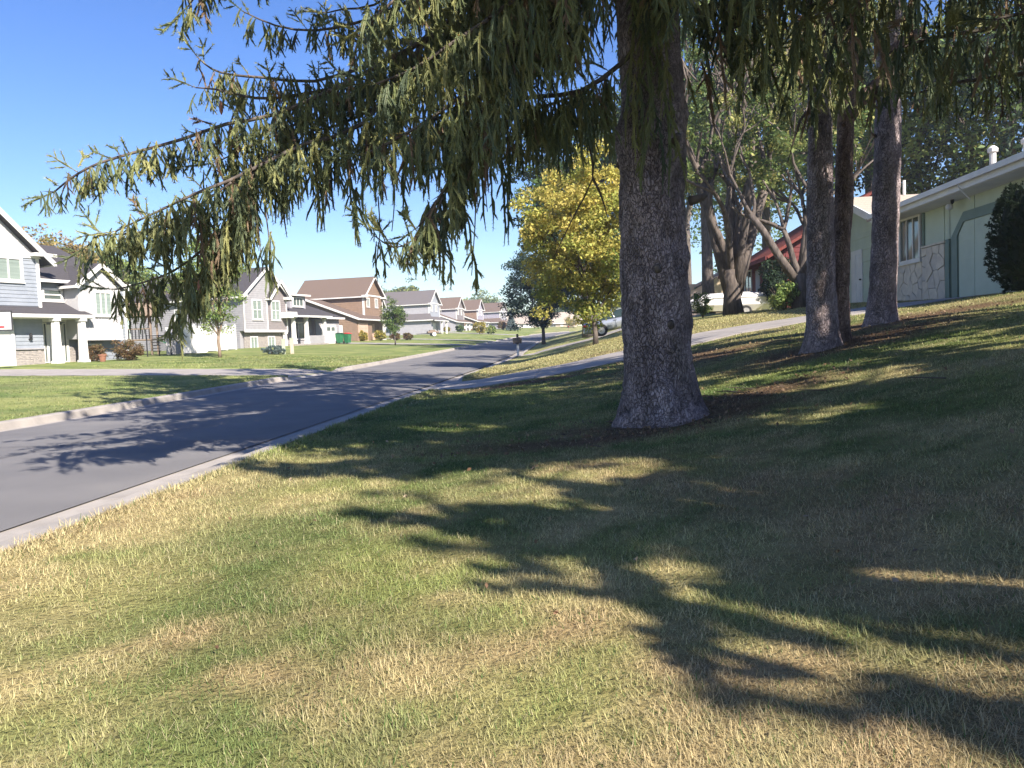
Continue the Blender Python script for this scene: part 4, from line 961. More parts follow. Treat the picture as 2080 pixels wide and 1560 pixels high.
# white low-bodied trailer behind the multi-stem tree
p = at_ground(1402, 650, 41); 
t = thing('covered_trailer', 'long low white covered boat or trailer parked behind the multi-stem tree', 'trailer', (p.x, 41, p.z + .02), math.radians(6)); t.scale = (1, 1, .88)
mb = MB(); R = []
sec = [(0, .75, .95, .25), (.35, .45, 1.15, .7), (1.0, .35, 1.3, .95), (2.2, .3, 1.35, 1.0), (3.4, .3, 1.32, 1.0), (4.0, .3, 1.25, .98)]
for x, a, b, hw in sec:
    R.append(len(mb.v)); mb.v += [(x, -hw * .75, a), (x, -hw, a + .35 * (b - a)), (x, -hw, b - .22 * (b - a)), (x, -hw * .8, b), (x, 0, b + .1), (x, hw * .8, b), (x, hw, b - .22 * (b - a)), (x, hw, a + .35 * (b - a)), (x, hw * .75, a)]
for i in range(len(sec) - 1):
    for k in range(9): mb.f.append((R[i] + k, R[i] + (k + 1) % 9, R[i + 1] + (k + 1) % 9, R[i + 1] + k))
mb.f.append(tuple(range(9))); mb.f.append(tuple(R[-1] + k for k in reversed(range(9))))
mb.build('hull', M['vinyl'], t, smooth_=False)
rl = MB(); rl.tube([(x, -hw - .01, b - .24 * (b - a)) for x, a, b, hw in sec], .025, 6); rl.build('rub_rail', M['alu'], t)
for s in (-1, 1): 
    wl = MB().tube([(2.6, s * .85, .3), (2.6, s * 1.05, .3)], .3, 16).build('wheel', M['tyre'], t); MB().tube([(2.6, s * 1.04, .3), (2.6, s * 1.07, .3)], .17, 12).build('rim', M['alu'], wl)
MB().beam((-1.0, 0, .35), (4.0, 0, .3), .1, .1).build('tow_bar', M['dark'], t)
p = at_ground(1527, 625, 43); t = thing('white_tank', 'white boxy tank or motor cover at the foot of the red house', 'tank', (p.x - .5, 43, p.z), .1)
MB().box(-.45, .45, -.4, .4, .1, .95).build('casing', M['vinyl'], t, bevel=.06); MB().box(-.47, .47, -.42, .42, .955, 1.05).build('lid', M['vinyl'], t, bevel=.03)
for x in (-.35, .35): box('foot', M['dark'], t, x - .06, x + .06, -.3, .3, -.1, .1)

# parked things by the far porches: a quad bike on a trailer and a white car
p = at_ground(880, 685, 128); t = thing('utility_trailer', 'low trailer loaded with dark equipment by the blue-grey porch', 'trailer', p, .4)
box('bed', M['dark'], t, -1.5, 1.5, -.8, .8, .4, .52); MB().beam((-2.8, 0, .45), (-1.5, 0, .45), .1, .1).build('tow_bar', M['dark'], t)
for s in (-1, 1): MB().tube([(0, s * .82, .33), (0, s * 1.0, .33)], .33, 14).build('wheel', M['white'], t)
MB().box(-1.0, .9, -.45, .45, .53, .85).box(-.6, .4, -.35, .35, .85, 1.05).build('engine_unit', M['wood'], t, bevel=.08); MB().tube([(.7, -.4, 1.1), (.7, .4, 1.1)], .04, 8).build('handlebar', M['dark'], t)
p = at_ground(960, 683, 178); t = thing('parked_car', 'small white car parked far up the street by the brown-sided house', 'car', p, .3)
mb = MB().prism([(-2.2, -.85, .35), (2.2, -.85, .35), (2.2, -.85, .8), (1.2, -.85, .95), (-2.1, -.85, 1.0)], (0, 1.7, 0)); mb.build('body', M['vinyl'], t, bevel=.1)
MB().prism([(-1.7, -.75, 1.0), (.9, -.75, .96), (.3, -.7, 1.5), (-1.3, -.7, 1.5)], (0, 1.45, 0)).build('window', M['carglass'], t, bevel=.04); box('roof_panel', M['vinyl'], t, -1.3, .3, -.7, .7, 1.505, 1.54)
for x in (-1.3, 1.3):
    for s in (-1, 1): MB().tube([(x, s * .72, .33), (x, s * .88, .33)], .33, 14).build('wheel', M['tyre'], t)

# ------------------------------------------------------------------ vegetation kit
def needles_from(segs, ds, nl, wd, k, r):
    """thin needle triangles along twig segments (n,6)"""
    segs = np.asarray(segs, float); p0, p1 = segs[:, :3], segs[:, 3:]
    ln = np.linalg.norm(p1 - p0, axis=1); cnt = np.maximum((ln / ds).astype(int), 1)
    idx = np.repeat(np.arange(len(segs)), cnt * k); t = r.random(len(idx))[:, None]
    base = p0[idx] * (1 - t) + p1[idx] * t; ax = ((p1 - p0) / ln[:, None])[idx]
    rd = r.normal(size=(len(idx), 3)); rd -= ax * (rd * ax).sum(1, keepdims=True); rd /= np.linalg.norm(rd, axis=1, keepdims=True) + 1e-9
    d = ax * .65 + rd * .76; L = nl * r.uniform(.75, 1.15, (len(idx), 1))
    side = np.cross(d, r.normal(size=d.shape)); side /= np.linalg.norm(side, axis=1, keepdims=True) + 1e-9
    v = np.stack([base - side * wd / 2, base + side * wd / 2, base + d * L], 1).reshape(-1, 3)
    c = np.repeat(r.uniform(.75, 1.25, (len(idx), 1)), 3, 0) * np.ones(3)
    return v, c
def stems_from(segs, wd):
    segs = np.asarray(segs, float); p0, p1 = segs[:, :3], segs[:, 3:]; ax = p1 - p0; ax /= np.linalg.norm(ax, axis=1, keepdims=True) + 1e-9
    out = []
    for ref in ((1, .2, 0), (0, .3, 1)):
        s = np.cross(ax, np.array(ref, float)); s /= np.linalg.norm(s, axis=1, keepdims=True) + 1e-9
        out.append(np.stack([p0 - s * wd / 2, p0 + s * wd / 2, p1], 1).reshape(-1, 3))
    return np.concatenate(out)
def cores_from(segs, wd, r):
    segs = np.asarray(segs, float); p0, p1 = segs[:, :3], segs[:, 3:]; ax = p1 - p0; ln = np.linalg.norm(ax, axis=1, keepdims=True); ax = ax / (ln + 1e-9)
    out = []; s0 = np.cross(ax, r.normal(size=ax.shape)); s0 /= np.linalg.norm(s0, axis=1, keepdims=True) + 1e-9; s1 = np.cross(ax, s0)
    w = wd * r.uniform(.8, 1.2, (len(segs), 1)) / 2; e = p1 + ax * wd * .35
    for s in (s0, s1):
        m = p0 + (p1 - p0) * .45
        out.append(np.stack([p0, m + s * w, e], 1).reshape(-1, 3)); out.append(np.stack([p0, e, m - s * w], 1).reshape(-1, 3))
    v = np.concatenate(out); return v, np.full((len(v), 3), .85)
BRN = np.array([1.5, .85, .62])
def rope_pts(p, d, L, r, step):
    n = max(2, int(L / step)); pts = [np.array(p, float)]; d = np.array(d, float)
    for i in range(n):
        d = d + np.array([r.normal() * .09, r.normal() * .09, -.28]); d /= np.linalg.norm(d); pts.append(pts[-1] + d * L / n)
    return np.array(pts)
def ribbon(pts, wd, r):
    """two crossed needle-covered strips along a twig"""
    n = len(pts); t = np.linspace(0, 1, n); w = (wd * np.minimum(.45 + 2.2 * t, 1) * np.minimum(.25 + 3.2 * (1 - t), 1))[:, None] / 2
    a = r.random() * 3.14; out = []
    for k in (a, a + 1.57):
        s = np.array([math.cos(k), math.sin(k), .1 * r.normal()]); L_, R_ = pts - s * w, pts + s * w
        q = np.stack([L_[:-1], R_[:-1], R_[1:], L_[:-1], R_[1:], L_[1:]], 1).reshape(-1, 3); out.append(q)
    v = np.concatenate(out); return v, np.full((len(v), 3), .85)
def strand(L, fine, r, med=False):
    """a hanging spruce branchlet: a needle-covered rope with a few forks that fall beside it; origin at the top, -Z down"""
    step = .07 if fine else .11 if med else .2; wd = .021 if fine else .036 if med else .16
    ropes = [rope_pts((0, 0, 0), (r.normal() * .22, r.normal() * .22, -.9), L, r, step)]; z = .03; az = r.random() * 6.28
    while z < L * .8:
        m = ropes[0]; f = z / L * (len(m) - 1); i = int(f); b = m[i] + (m[min(i + 1, len(m) - 1)] - m[i]) * (f - i); az += 2.4 + r.normal() * .4; o = r.uniform(.35, .85)
        ropes.append(rope_pts(b, (math.cos(az) * o, math.sin(az) * o, -.7), r.uniform(.07, .2) * (1.25 - z / L) * (1.8 if r.random() < .2 else 1), r, step * .8)); z += r.uniform(.045, .09) * (1 if fine else 1.4 if med else 2)
    V, Cc = [], []
    for q in ropes:
        v, c = ribbon(q, wd, r); V.append(v); Cc.append(c * r.uniform(.85, 1.15))
        sg = np.concatenate([q[:-1], q[1:]], 1)
        v, c = needles_from(sg, *((.015, .03, .0058, 2) if fine else (.026, .046, .011, 2) if med else (.3, .14, .07, 1)), r); V.append(v); Cc.append(c)
    s = stems_from(np.concatenate([ropes[0][:-1], ropes[0][1:]], 1)[:3], .006 if fine else .012); V.append(s); Cc.append(np.tile(BRN, (len(s), 1)))
    return np.concatenate(V), np.concatenate(Cc)
def spike(L, fine, r):
    """an upturned or spreading tip: a stiff twig with a few shorter ones near its end"""
    segs = [np.array([0, 0, 0, 0, 0, L])]
    for k in range(int(L / .05)):
        z = L * r.uniform(.15, .9); a = r.random() * 6.28; tl = (L - z) * .55 + .04
        segs.append(np.array([0, 0, z, math.cos(a) * tl * .7, math.sin(a) * tl * .7, z + tl * .75]))
    v, c = needles_from(segs, *((.026, .046, .012, 3) if fine == 'med' else (.013, .03, .006, 3) if fine else (.06, .075, .05, 3)), r)
    k = cores_from(segs, .03 if fine == 'med' else .018 if fine else .09, r); v = np.concatenate([v, k[0]]); c = np.concatenate([c, k[1]])
    s = stems_from(segs[:1], .008)
    return np.concatenate([v, s]), np.concatenate([c, np.tile(BRN, (len(s), 1))])
rs = np.random.default_rng(3)
LIBF = [strand(l, True, rs) for l in (.3, .4, .5, .6, .7, .8, .95, 1.1)]; LFL = [.3, .4, .5, .6, .7, .8, .95, 1.1]
LIBM = [strand(l, False, rs, True) for l in (.4, .6, .8, 1.0)]
LIBC = [strand(l, False, rs) for l in (.4, .6, .8, 1.0)]; LCL = [.4, .6, .8, 1.0]
SPF = [spike(l, True, rs) for l in (.12, .2, .3)]; SPC = [spike(l, False, rs) for l in (.2, .35)]; SPM = [spike(l, 'med', rs) for l in (.2, .35)]
PATCH = [(2.35, 9.4, .95, .34), (2.9, 7.9, .75, .32), (.45, 5.8, .85, .30), (-1.3, 9.2, .5, .34), (-.45, 5.3, .55, .26), (2.1, 6.7, .55, .25), (4.6, 14.2, .5, .5)]
def sun_patch(p):
    # openings between the crowns that let the sun reach the lawn
    for dz in (0, .35, .7):
        g = .13 + .2 * max(p[0] * .3, 0); h = p[2] - dz - g; x = p[0] - .64 * 1.376 * h; g = float(np.interp(x, _fx, _fz)); h = p[2] - dz - g
        x, y = p[0] - .64 * 1.376 * h, p[1] + .77 * 1.376 * h
        for cx_, cy_, rx, ry in PATCH:
            if ((x - cx_) / rx) ** 2 + ((y - cy_) / ry) ** 2 < 1: return True
    return False
class Foliage:
    def __init__(s): s.v = []; s.c = []
    def put(s, item, p, Rm=None, sc=1.0, tint=(1, 1, 1)):
        v, c = item
        a = rs.random() * 6.28; ca, sa = math.cos(a), math.sin(a); Z = np.array([[ca, -sa, 0], [sa, ca, 0], [0, 0, 1]])
        q = v @ Z.T * sc
        if Rm is not None: q = q @ Rm.T
        s.v.append(q + np.asarray(p)); s.c.append(c * np.asarray(tint))
    def build(s, name, m, parent, loc):
        v = np.concatenate(s.v) - np.asarray(loc); f = np.arange(len(v)).reshape(-1, 3)
        return np_mesh(name, v, f, m, parent, col=np.concatenate(s.c), kind='stuff')
def rot_to(d):
    d = np.asarray(d, float); d = d / np.linalg.norm(d); a = np.cross((0, 0, 1), d); s = np.linalg.norm(a); c = d[2]
    if s < 1e-6: return np.eye(3) if c > 0 else np.diag([1, -1, -1.])
    a /= s; K = np.array([[0, -a[2], a[1]], [a[2], 0, -a[0]], [-a[1], a[0], 0]]); return np.eye(3) + s * K + (1 - c) * K @ K
NEED = np.array([.20, .235, .10]); NEED2 = np.array([.35, .35, .145]); NEED3 = np.array([.115, .155, .10])
def ntint(dry=.1):
    k = rs.random(); c = NEED * (1 - k) + (NEED2 if rs.random() < .55 else NEED3) * k
    if rs.random() < dry: c = np.array([.30, .215, .14])
    return c * rs.uniform(.8, 1.2)
def resample(pts, step):
    pts = [np.asarray(p, float) for p in pts]; out = []; dirs = []
    # Catmull-Rom through the points
    P = [pts[0] * 2 - pts[1]] + pts + [pts[-1] * 2 - pts[-2]]
    for i in range(1, len(P) - 2):
        n = max(2, int(np.linalg.norm(P[i + 1] - P[i]) / step))
        for k in range(n):
            t = k / n
            q = .5 * ((2 * P[i]) + (-P[i - 1] + P[i + 1]) * t + (2 * P[i - 1] - 5 * P[i] + 4 * P[i + 1] - P[i + 2]) * t * t + (-P[i - 1] + 3 * P[i] - 3 * P[i + 1] + P[i + 2]) * t ** 3)
            out.append(q)
    out.append(pts[-1]); out = np.array(out); d = np.gradient(out, axis=0); d /= np.linalg.norm(d, axis=1, keepdims=True) + 1e-9
    return out, d
def dress(F, pts, lmin, lmax, dens=1.0, spread=.3, fine=True, start=0.0, dry=.1, up=.32, tip=True, hang=1.0, tintk=None, filt=None):
    """hang strands from a limb and its short side sprays"""
    lib, ll = (LIBM, LCL) if fine == 'med' else (LIBF, LFL) if fine else (LIBC, LCL); sp = SPM if fine == 'med' else SPF if fine else SPC
    q, d = resample(pts, .06 if fine else .14); n = len(q)
    for i in range(n):
        f = i / (n - 1)
        if f < start: continue
        k = dens * (1.0 if f < .9 else .8)
        m = int(k) + (rs.random() < k - int(k))
        side = np.cross(d[i], (0, 0, 1)); side /= np.linalg.norm(side) + 1e-6
        for _ in range(m):
            off = rs.normal() * spread * (1.15 - .75 * f); p = q[i] + side * off + np.array([0, 0, -abs(off) * .12 + rs.normal() * .03]) + d[i] * rs.normal() * .05
            if filt and filt(p): continue
            L = rs.uniform(lmin, lmax) * (1.1 - .5 * f) * hang
            j = int(np.argmin([abs(l - L) for l in ll])); F.put(lib[j], p, None, L / ll[j], (tintk or ntint)(dry))
            if abs(off) > .1 and rs.random() < .5:   # the twig that carries it
                v = stems_from([np.concatenate([q[i], p])], .012); F.v.append(v); F.c.append(np.tile(np.array([.13, .085, .06]), (len(v), 1)))
        if rs.random() < up:
            dd = d[i] * rs.uniform(.2, 1.0) + np.array([0, 0, rs.uniform(.5, 1.1)]) + side * rs.normal() * .6
            F.put(sp[rs.integers(len(sp))], q[i] + side * rs.normal() * spread * .3, rot_to(dd), rs.uniform(.8, 1.3), (tintk or ntint)(dry))
    if tip: F.put(sp[-1], q[-1], rot_to(d[-1] + np.array([0, 0, .3])), 1.1, (tintk or ntint)(0))
def limb_mesh(name, pts, r0, r1, m, parent, loc, n=7):
    q, d = resample(pts, .25); rr = np.linspace(1, 0, len(q)) ** .8 * (r0 - r1) + r1
    q = q - np.asarray(loc); return MB().tube([tuple(p) for p in q], list(rr), n).build(name, m, parent, smooth_=True)
def auto_crown(F, base, z0, z1, Rf, n_limb, fine=False, dens=.8, tree=None, skip=None, lmin=.4, lmax=1.0, limb_m=None, r0=.06, rmax=None, filt=None):
    bx, by, bz = base; mb = MB()
    for k in range(n_limb):
        u = (k + rs.random()) / n_limb; z = z0 + (z1 - z0) * u; R = Rf(u) * rs.uniform(.8, 1.12); az = k * 2.39996 + rs.normal() * .2
        if rmax: R = min(R, rmax(az, z))
        ca, sa = math.cos(az), math.sin(az)
        if skip and skip(az, z, R): continue
        pts = [(bx + ca * R * f, by + sa * R * f, bz + z + R * (-.02 - .30 * f + .32 * f ** 3)) for f in (.0, .33, .66, .88, 1.0)]
        dress(F, pts, lmin, lmax, dens, .38, fine, start=.12, up=.35 if not filt else .1, filt=filt)
        mb.tube([tuple(np.array(p) - np.array(base)) for p in pts], [r0 * (1 - .25 * i) * (1 - .6 * u) + .008 for i in range(5)], 5)
    if tree is not None: mb.build('limbs', limb_m or M['bark'], tree, kind='stuff')

def trunk_mesh(name, prof, m, parent, loc, n=72, dz=.035, amp=.02, knots=(), flare=0.0, seed=0, plate=1.0):
    """prof: (z, cx, cy, r) world; bark relief displaced into the surface"""
    prof = sorted(prof); zs = np.array([p[0] for p in prof]); Z = np.arange(zs[0], zs[-1], dz)
    cx, cy, R = [np.interp(Z, zs, [p[i] for p in prof]) for i in (1, 2, 3)]
    th = np.arange(n) / n * 2 * math.pi; TH, ZZ = np.meshgrid(th, Z)
    Rr = R[:, None] * np.ones_like(TH)
    c, s = np.cos(TH), np.sin(TH)
    nz = fbm(c * R[:, None] * 5 + seed, s * R[:, None] * 5, ZZ * 3.2, o=3); n2 = fbm(c * R[:, None] * 22 + seed, s * R[:, None] * 22, ZZ * 15, o=3)
    ridge = 1 - np.abs(2 * n2 - 1)
    disp = (nz - .5) * amp * 3.2 + (ridge - .7) * amp * 1.5 * plate
    if flare:
        h = np.clip((ZZ - zs[0]) / flare, 0, 1); lob = .5 + .5 * np.cos(TH * 5 + seed + 1.3 * np.sin(TH)); disp += (1 - h) ** 2.2 * R[:, None] * (.10 + .27 * lob)
    for (ka, kz, kr, kh) in knots:
        da = np.angle(np.exp(1j * (TH - ka))) * R[:, None]; disp += kh * np.exp(-((da / kr) ** 2 + ((ZZ - kz) / kr) ** 2))
    Rr = Rr + disp
    v = np.stack([cx[:, None] + c * Rr, cy[:, None] + s * Rr, ZZ], -1).reshape(-1, 3) - np.asarray(loc)
    nr = len(Z); i = np.arange(nr - 1)[:, None] * n; j = np.arange(n)[None]; j2 = (j + 1) % n
    f = np.stack([i + j, i + j2, i + n + j2, i + n + j], -1).reshape(-1, 4)
    pl = np.clip((ridge - .35) * 1.5, .62, 1.15); wv = .95 + .35 * (nz - .5)
    col = (pl * wv)[..., None] * np.array([1, .97, .98]); 
    moss = smooth(.55, .75, fbm(c * 2 + seed, s * 2, ZZ * 1.1, o=2))[..., None] * .25
    col = col * (1 - moss) + col * np.array([.8, .85, .6]) * moss
    return np_mesh(name, v, f, m, parent, col=col.reshape(-1, 3), smooth_=True)
def px_prof(rows, Y, zb):
    """trunk outline read off as (row, left, right) at distance Y"""
    out = []
    for y, l, r_ in rows:
        a, b = at(l, y, Y), at(r_, y, Y); out.append((max(a.z / 2 + b.z / 2, zb - 1), (a.x + b.x) / 2, Y, (b.x - a.x) / 2))
    return out

# ------------------------------------------------------------------ the big spruce
SP = (1.06, 8.1, gz(1.06, 8.1))
big = thing('spruce_tree', 'large spruce with thick grey trunk and drooping branches in the middle of the lawn', 'tree', SP, 0, 'spruces on the front lawn')
rows = [(-300, 1262, 1372), (0, 1253, 1375), (100, 1257, 1382), (200, 1262, 1386), (260, 1257, 1390), (300, 1254, 1392), (360, 1258, 1389), (450, 1260, 1391), (600, 1262, 1397), (700, 1265, 1402), (780, 1267, 1414), (830, 1266, 1426), (850, 1264, 1432), (880, 1262, 1440)]
pf = px_prof(rows, 8.1, SP[2]); ztop = 20.0
pf.append((ztop, pf[0][1] - .02, 8.1, .07))
trunk_mesh('trunk', pf, M['bark'], big, SP, n=88, dz=.036, amp=.026, flare=.7, seed=3,
           knots=[(math.pi, 3.22, .10, .05), (0.15, 3.42, .12, .07), (-.2, 1.95, .10, .035), (-1.2, 2.1, .12, -.05), (-1.75, 2.5, .16, .03), (0, 1.35, .15, .03)])
for a, zz, l in ((-1.9, 1.5, .07), (-1.3, 2.75, .09), (-.5, 2.2, .12), (-2.4, 3.0, .1), (3.0, 2.6, .13), (-1.6, .95, .05)):
    c, sn = math.cos(a), math.sin(a); MB().tube([(c * .28 + .0, sn * .28, zz), (c * (.33 + l * .6), sn * (.33 + l * .6), zz + .02), (c * (.33 + l), sn * (.33 + l), zz + .05)], [.05, .035, .028], 9).build('branch_stub', M['bark2'], big, smooth_=True)
LIMBS = [
 # each: (pixel row/col/distance polyline, radii, strands lmin,lmax, density, spread, start)
 ([(1330, 60, 8.0), (1260, 130, 7.8), (1180, 185, 7.5), (1085, 197, 7.2), (965, 214, 6.9), (890, 240, 6.7), (830, 268, 6.6)], .05, .015, .35, .85, 1.0, .16, .25),
 ([(1310, -260, 8.1), (1050, -60, 7.6), (860, 90, 7.3), (740, 250, 7.1), (620, 292, 7.0), (540, 330, 6.9), (470, 365, 6.8), (400, 392, 6.7), (330, 425, 6.7), (235, 470, 6.6)], .06, .012, .3, .62, .95, .22, .3),
 ([(900, 60, 7.3), (720, 160, 7.2), (560, 232, 7.1), (460, 252, 7.0), (370, 283, 6.9), (280, 308, 6.8), (200, 332, 6.7), (150, 358, 6.7), (110, 390, 6.7)], .04, .012, .2, .42, 1.15, .17, .1),
 ([(760, 130, 7.5), (640, 165, 7.4), (540, 158, 7.2), (470, 152, 7.2), (430, 140, 7.2), (403, 118, 7.2)], .03, .01, .15, .4, .8, .12, .1),
 ([(700, 175, 7.4), (560, 200, 7.2), (490, 194, 7.1), (440, 182, 7.0), (398, 178, 7.0)], .03, .01, .15, .35, .7, .12, .1),
 ([(1260, -140, 8.2), (1000, -60, 8.0), (860, -10, 7.9), (740, 42, 7.8), (640, 62, 7.8), (560, 52, 7.8), (495, 24, 7.8)], .045, .01, .2, .5, .8, .12, .2),
 ([(1240, -200, 8.4), (1000, -110, 8.2), (860, -50, 8.1), (760, 10, 8.0), (700, 18, 8.0), (664, 26, 8.0)], .04, .01, .3, .6, .8, .15, .2),
 ([(1300, -500, 8.0), (900, -350, 6.8), (640, -190, 6.2), (500, -100, 6.0), (420, -40, 5.9), (385, 10, 5.9)], .05, .01, .2, .4, 1.2, .12, .55),
 # bright curtain towards the camera
 ([(1300, -260, 7.8), (1120, -140, 6.6), (980, -80, 6.1), (860, -40, 5.9), (790, 10, 5.8), (752, 48, 5.8)], .05, .012, .3, .6, 1.0, .2, .25),
 ([(1300, -160, 7.8), (1100, -40, 6.5), (990, 40, 6.1), (900, 100, 6.0), (840, 140, 6.0), (765, 170, 6.0)], .045, .012, .35, .75, .9, .18, .3),
 ([(1290, -60, 7.8), (1120, 40, 6.7), (1010, 120, 6.3), (930, 200, 6.1), (860, 250, 6.0), (790, 290, 6.0), (742, 312, 6.0)], .04, .012, .35, .75, .8, .16, .35),
 ([(1000, 130, 6.4), (960, 250, 6.2), (920, 350, 6.2), (880, 420, 6.1), (850, 460, 6.1)], .03, .012, .4, .62, 1.05, .12, .2),
 ([(900, 400, 6.1), (870, 460, 6.1), (835, 490, 6.1), (800, 503, 6.1), (762, 480, 6.1)], .015, .008, .12, .3, .5, .06, .3),
 # dark curtains behind, left of the trunk
 ([(1290, -80, 8.4), (1180, 20, 8.9), (1080, 60, 9.2), (1000, 90, 9.4), (940, 120, 9.5)], .05, .012, .5, .9, .9, .25, .1),
 ([(1290, -220, 8.4), (1200, -120, 8.8), (1090, -60, 9.1), (960, 0, 9.3), (880, 40, 9.3)], .05, .012, .4, .8, .9, .28, .1),
 ([(1260, 130, 8.2), (1180, 190, 8.5), (1090, 220, 8.7), (1010, 250, 8.8), (960, 275, 8.8)], .035, .01, .6, 1.0, .55, .18, .05),
 ([(1000, -60, 7.8), (880, 60, 7.8), (800, 130, 7.8), (740, 170, 7.8), (690, 195, 7.8)], .04, .012, .35, .75, 1.0, .22, .1),
 ([(880, 120, 7.6), (790, 200, 7.5), (720, 240, 7.5), (660, 262, 7.5), (600, 270, 7.4)], .035, .012, .45, .95, .95, .2, .1),
 # lower left
 ([(560, 300, 7.0), (500, 375, 7.0), (470, 440, 7.0), (420, 500, 7.0), (350, 552, 7.0), (290, 574, 7.0), (236, 588, 7.0)], .03, .01, .3, .6, .75, .13, .12),
 ([(520, 340, 6.9), (480, 420, 6.9), (440, 490, 6.9), (410, 560, 6.9), (380, 610, 6.9), (366, 640, 6.9)], .025, .01, .3, .55, 1.0, .13, .1),
 ([(470, 370, 6.8), (400, 420, 6.8), (330, 455, 6.7), (270, 475, 6.7), (205, 478, 6.7), (178, 500, 6.7)], .02, .01, .25, .5, .9, .14, .15),
 ([(640, 230, 7.2), (560, 275, 7.2), (500, 300, 7.2), (440, 330, 7.2)], .02, .01, .4, .85, .9, .15, .1),
 # towards the camera and right of the trunk
 ([(1345, -150, 7.9), (1365, -80, 7.2), (1375, -30, 6.9), (1385, 10, 6.8)], .03, .01, .25, .5, .9, .14, .3),
 ([(1360, -170, 8.1), (1440, -130, 8.0), (1540, -110, 7.9), (1640, -100, 7.8)], .035, .01, .35, .75, .6, .2, .15),
 ([(1370, -260, 8.2), (1480, -220, 8.6), (1600, -190, 8.8), (1720, -170, 8.9)], .035, .01, .4, .8, .55, .22, .15),
 ([(1330, -170, 7.8), (1320, -60, 7.55), (1318, 20, 7.5)], .02, .01, .35, .7, 1.1, .12, .4),
]
F = Foliage()
for li, (pts, r0, r1, l0, l1, dn, spd, st) in enumerate(LIMBS):
    if 8 <= li <= 12: dn *= 1.45; spd += .08; l0 *= 1.1; l1 *= 1.1
    elif 13 <= li <= 17 or li in (5, 6): dn *= .72
    else: dn *= 1.15; l1 *= 1.15
    W = [tuple(at(*p)) for p in pts]
    limb_mesh('limb', W, r0 * .55, r1 * .6, M['bark2'], big, SP)
    dress(F, W, l0, l1, dn * 3.0, spd, True, st, dry=.05)
for pts in ([(1310, -520, 7.7), (1130, -340, 6.5), (990, -270, 6.2), (890, -210, 6.0), (800, -150, 6.0)], [(1310, -760, 7.7), (1160, -520, 6.4), (1020, -450, 6.1), (900, -360, 6.0), (820, -290, 6.0)],
            [(1310, -640, 7.9), (1100, -480, 7.2), (900, -380, 6.9), (740, -290, 6.8), (600, -210, 6.8)], [(1310, -900, 7.9), (1080, -700, 7.2), (880, -560, 7.0), (700, -430, 6.9)]):
    W = [tuple(at(*p)) for p in pts]; limb_mesh('limb', W, .04, .01, M['bark2'], big, SP); dress(F, W, .4, .8, 2.6, .3, 'med', .2)
# hanging single strands and dead twigs
for pts in ([(508, 320, 6.9), (517, 400, 6.9), (524, 470, 6.9), (535, 555, 6.9)], [(535, 400, 6.9), (545, 470, 6.9), (550, 520, 6.9), (553, 560, 6.9)], [(768, 400, 7.4), (772, 470, 7.4), (766, 520, 7.4), (764, 550, 7.4)], [(798, 330, 6.6), (802, 400, 6.6), (796, 470, 6.6)],
            [(960, 300, 7.0), (966, 420, 7.0), (962, 500, 7.0), (958, 560, 7.0)], [(990, 270, 7.4), (984, 350, 7.4), (990, 430, 7.4)], [(1190, 210, 8.6), (1198, 300, 8.6), (1204, 362, 8.6), (1165, 440, 8.5), (1125, 522, 8.5)], [(1204, 362, 8.6), (1222, 400, 8.6), (1235, 445, 8.6)]):
    W = [tuple(at(*p)) for p in pts]; thick = .016 if pts[0][0] > 1150 else .007
    limb_mesh('dead_twig', W, thick, .004, M['twig'], big, SP, n=5)
for px, y0, y1, Y in ((552, 470, 610, 6.9), (540, 500, 560, 6.9), (765, 490, 575, 7.4), (960, 500, 600, 7.0), (985, 300, 470, 7.4), (1010, 330, 500, 7.5), (1030, 260, 420, 8.0), (1060, 240, 360, 8.6), (640, 350, 470, 7.2), (700, 330, 480, 7.2), (730, 380, 500, 7.2), (665, 360, 420, 7.2),
                      (905, 480, 590, 6.1), (880, 470, 570, 6.1), (850, 470, 560, 6.1), (945, 420, 520, 6.2), (1290, 0, 300, 7.65), (1310, 60, 400, 7.6), (1330, 100, 415, 7.62), (1350, 0, 260, 7.62), (1296, 150, 330, 7.64), (1322, 200, 400, 7.6)):
    a = at(px, y0, Y); L = a.z - at(px, y1, Y).z; j = int(np.argmin([abs(l - L) for l in LFL]))
    for _ in range(2): F.put(LIBF[j], (a.x + rs.normal() * .03, a.y, a.z), None, L / LFL[j], ntint(.05))
# a pale cone or two
def lit_gap(p):
    # gaps in the crown through which the sun reaches the outer curtains and the left branches
    q = p[0] * .64 * 1.2 + p[1] * .64; t = p[0] * .64 - p[1] * .77; l = t - 1.376 * p[2]
    return (.3 < q < 2.6 and -13.2 < l < -10.8) or (1.9 < q < 4.0 and -11.3 < l < -8.4) or sun_patch(p)
auto_crown(F, SP, 5.2, 8.5, lambda u: 4.8 * (1 - u * .25), 26, 'med', .95, big, limb_m=M['bark2'], filt=lit_gap)
auto_crown(F, SP, 8.5, 19.6, lambda u: 4.0 * (1 - u) ** .8 + .3, 84, False, 1.35, big, limb_m=M['bark2'])
auto_crown(F, SP, 4.4, 5.4, lambda u: 4.9, 14, 'med', .9, None, skip=lambda az, z, R: math.cos(az - math.radians(200)) > -.3)
